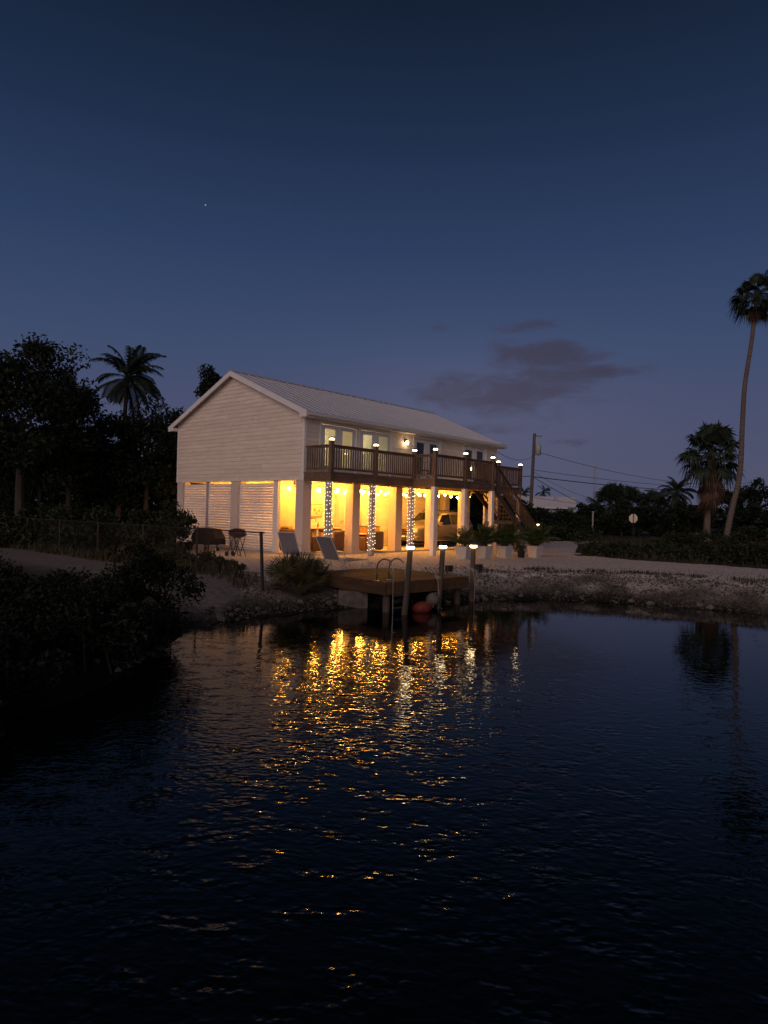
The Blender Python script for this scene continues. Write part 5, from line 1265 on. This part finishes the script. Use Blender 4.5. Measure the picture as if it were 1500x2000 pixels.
# ------------------------------------------------------------------ chain link fence
fence = thing('chain_link_fence', 'rusty chain link fence running from the bank past the gable towards the left trees', 'fence', (0, 0, 0))
F0 = Vector((-3.0, 17.05, 0)); FD = HV.copy()
sp = [0, 2.95, 5.9, 8.85, 11.8, 14.75, 17.7]
tops = []
for i, s in enumerate(sp):
    p = F0 + FD * s; zb = ground_z(p.x, p.y) - .1; zt = .66 + 1.22
    tops.append(Vector((p.x, p.y, zt)))
    part('fence_post', MB().tube([(p.x, p.y, zb), (p.x + (.0 if i else -.08), p.y, zt + .03)], .042 if i == 0 else .030, 8), 'galv', fence)
part('top_rail', MB().tube(tops, .02, 6), 'galv', fence)
part('bottom_wire', MB().tube([Vector((q.x, q.y, .76)) for q in tops], .006, 4), 'galv', fence)
for i in range(len(sp) - 1):
    mb = MB(); A_, B_ = tops[i], tops[i + 1]; Ln = (B_ - A_).length; h0, h1 = .74, tops[i].z
    st_ = .085; hh = h1 - h0
    k = -hh
    while k < Ln:
        for s in (0, 1):
            a0, a1 = k, k + hh
            z0, z1 = (h0, h1) if s == 0 else (h1, h0)
            if a0 < 0: z0 = z0 + (z1 - z0) * (-a0 / hh); a0 = 0
            if a1 > Ln: z1 = z0 + (z1 - z0) * ((Ln - a0) / (a1 - a0)); a1 = Ln
            if a1 - a0 < .02: continue
            p0, p1 = A_.lerp(B_, a0 / Ln), A_.lerp(B_, a1 / Ln)
            mb.tube([(p0.x, p0.y, z0), (p1.x, p1.y, z1)], .0014, 3, False)
        k += st_
    o = part('chain_link_mesh', mb, 'galvwire', fence); o['kind'] = 'stuff'

# ------------------------------------------------------------------ poles, wires, signs, far house
def pole(label, x, y, H, r, z=.7, lean=0):
    t = thing('utility_pole', label, 'pole', (x, y, z))
    part('shaft', MB().tube([(0, 0, -.3), (0, 0, 0), (lean, 0, H)], [r, r, r * .72], 9), 'polewood', t)
    return t
P1 = Vector((px2w(1035, 65), 65, .7)); PH = 9.7
t = pole('tall utility pole with a grey transformer can behind the house', P1.x, P1.y, PH, .19, lean=.25)
part('transformer', MB().lathe([(.05, -.5), (.27, -.45), (.28, .45), (.2, .55), (.05, .58)], 12), 'canmetal', t, True, loc=(.62, -.1, 8.1))
part('bracket', MB().box(.2, .4, -.05, .05, 7.85, 7.95).box(.2, .4, -.05, .05, 8.3, 8.4), 'canmetal', t)
part('crossarm', MB().box(.1, .95, -.035, .035, 9.42, 9.49), 'polewood', t)
for x in (.5, .9): part('insulator', MB().lathe([(.04, 0), (.05, .08), (.03, .16)], 6), 'canmetal', t, loc=(x, 0, 9.495))
part('fuse', MB().tube([(.7, 0, 9.41), (.66, 0, 9.0), (.63, 0, 8.68)], .03, 5), 'canmetal', t)
P2 = Vector((px2w(1474, 112), 112, .7))
t = pole('distant utility pole with a short crossarm near the right edge', P2.x, P2.y, 8.6, .2)
part('crossarm', MB().box(-1.3, 1.3, -.06, .06, 8.1, 8.22), 'polewood', t)
for x in (-1.1, 1.1): part('insulator', MB().lathe([(.06, 0), (.06, .2)], 6), 'canmetal', t, loc=(x, 0, 8.221))
def wire(label, a_, b_, sag, r=.02, n=20):
    a_, b_ = Vector(a_), Vector(b_)
    pts = [a_.lerp(b_, i / n) - Vector((0, 0, sag * 4 * (i / n) * (1 - i / n))) for i in range(n + 1)]
    thing('overhead_wire', label, 'wire', (0, 0, 0), (0, 0, 0), 'overhead wires', MB().tube(pts, r, 4).mesh('overhead_wire', 'cable'))
pz = lambda h: (P1.x + .25, P1.y, .7 + h)
wire('top overhead wire sagging from the transformer to the right', (P1.x + .7, P1.y, .7 + 7.9), (P2.x - 1.1, P2.y, .7 + 8.2), 1.3, .022)
wire('second overhead wire from the pole towards the right palms', pz(6.2), (P2.x, P2.y, .7 + 7.4), .6, .022)
wire('thick overhead cable, lowest of the three long spans', pz(5.55), (P2.x, P2.y, .7 + 6.8), .55, .04)
wire('short steep wire dropping from the pole to the right trees', pz(5.5), (px2w(1160, 72), 72, 3.4), .15, .03)
wire('thin wire dropping beside the steep one', pz(6.0), (px2w(1165, 74), 74, 4.4), .3, .016)
wire('wire from the pole to the balcony corner of the house', pz(7.6), tuple(h2w(13.9, .1, 5.3)), .5, .016)
wire('level wire passing left behind the house from the pole', pz(5.6), (P1.x - 40, P1.y + 12, .7 + 5.4), .3, .03)
wire('low thin wire left of the street name sign', pz(3.6), (px2w(1150, 90), 90, 4.2), .1, .016)
t = thing('radio_mast', 'thin pale lattice mast far beyond the wires', 'mast', (px2w(1160, 150), 150, .7))
mb = MB()
for dx, dy in ((-.35, 0), (.35, 0), (0, .5)): mb.tube([(dx, dy, 0), (dx * .5, dy * .5, 13.2)], .05, 4)
part('uprights', mb, 'canmetal', t)
mb = MB()
for i in range(12): mb.tube([(-.35 + .014 * i, 0, i * 1.08), (.35 - .014 * i, 0, i * 1.08 + 1.0)], .035, 3)
part('bracing', mb, 'canmetal', t)
# stop sign seen from behind
t = thing('stop_sign', 'pale back of an octagonal road sign on a thin post', 'road sign', (px2w(1237, 59), 59, .7))
part('post', MB().box(-.03, .03, -.06, -.01, -.2, 2.25), 'galv', t)
oc = [(.375 / math.cos(PI / 8) * math.cos(PI / 8 + k * PI / 4), 1.80 + .375 / math.cos(PI / 8) * math.sin(PI / 8 + k * PI / 4)) for k in range(8)]
part('sign_face', MB().prism(oc, -.008, .004, 'y'), 'signback', t, rot=(0, 0, .1))
t = thing('street_name_sign', 'small green street name blade above a dull red plate on a post', 'road sign', (px2w(1117, 72), 72, .7))
part('post', MB().tube([(0, 0, -.2), (0, 0, 2.75)], .035, 6), 'galv', t); part('name_blade', MB().box(-.45, .45, -.012, .012, 2.58, 2.82), 'signgreen', t)
part('lower_plate', MB().box(-.22, .22, -.05, -.036, 1.95, 2.25), 'signred', t)
for px, lab, h_ in ((1122, 'pale mailbox on a post left of the dark one', 1.1), (1133, 'dark and white mailbox beside the road', 1.05)):
    t = thing('mailbox', lab, 'mailbox', (px2w(px, 73), 73, .7)); part('post', MB().box(-.05, .05, -.05, .05, -.2, h_ - .2), 'white', t); part('box', MB().rbox(-.18, .18, -.3, .3, h_ - .199, h_ + .15, .06), 'white' if h_ > 1.08 else 'canmetal', t)
t = thing('marker_post', 'thin white post standing before the distant fan palms', 'post', (px2w(1158, 70), 70, .7)); part('shaft', MB().tube([(0, 0, -.2), (0, 0, 2.0), (.02, 0, 2.3)], .09, 7), 'canmetal', t); part('cap', MB().box(-.1, .1, -.1, .1, 2.3, 2.42), 'greypost', t)
t = thing('distant_house', 'low distant house with a white roof beyond the utility pole', 'house', (px2w(1072, 96), 96, .7), (0, 0, -.12))
part('wall', MB().box(-3.4, 3.4, 0, 6, 0, 2.9), 'farhouse', t)
part('roof', MB().prism([(-.5, 2.9), (3, 4.5), (6.5, 2.9), (6.5, 3.05), (3, 4.68), (-.5, 3.05)], -3.9, 3.9, 'x'), 'farroof', t)
for x in (-2, .3, 2): part('window', MB().box(x - .5, x + .5, -.03, .01, 1.1, 2.2), 'glass', t)
part('chimney', MB().box(.9, 1.3, 1.6, 2.0, 3.6, 4.6), 'farhouse', t)
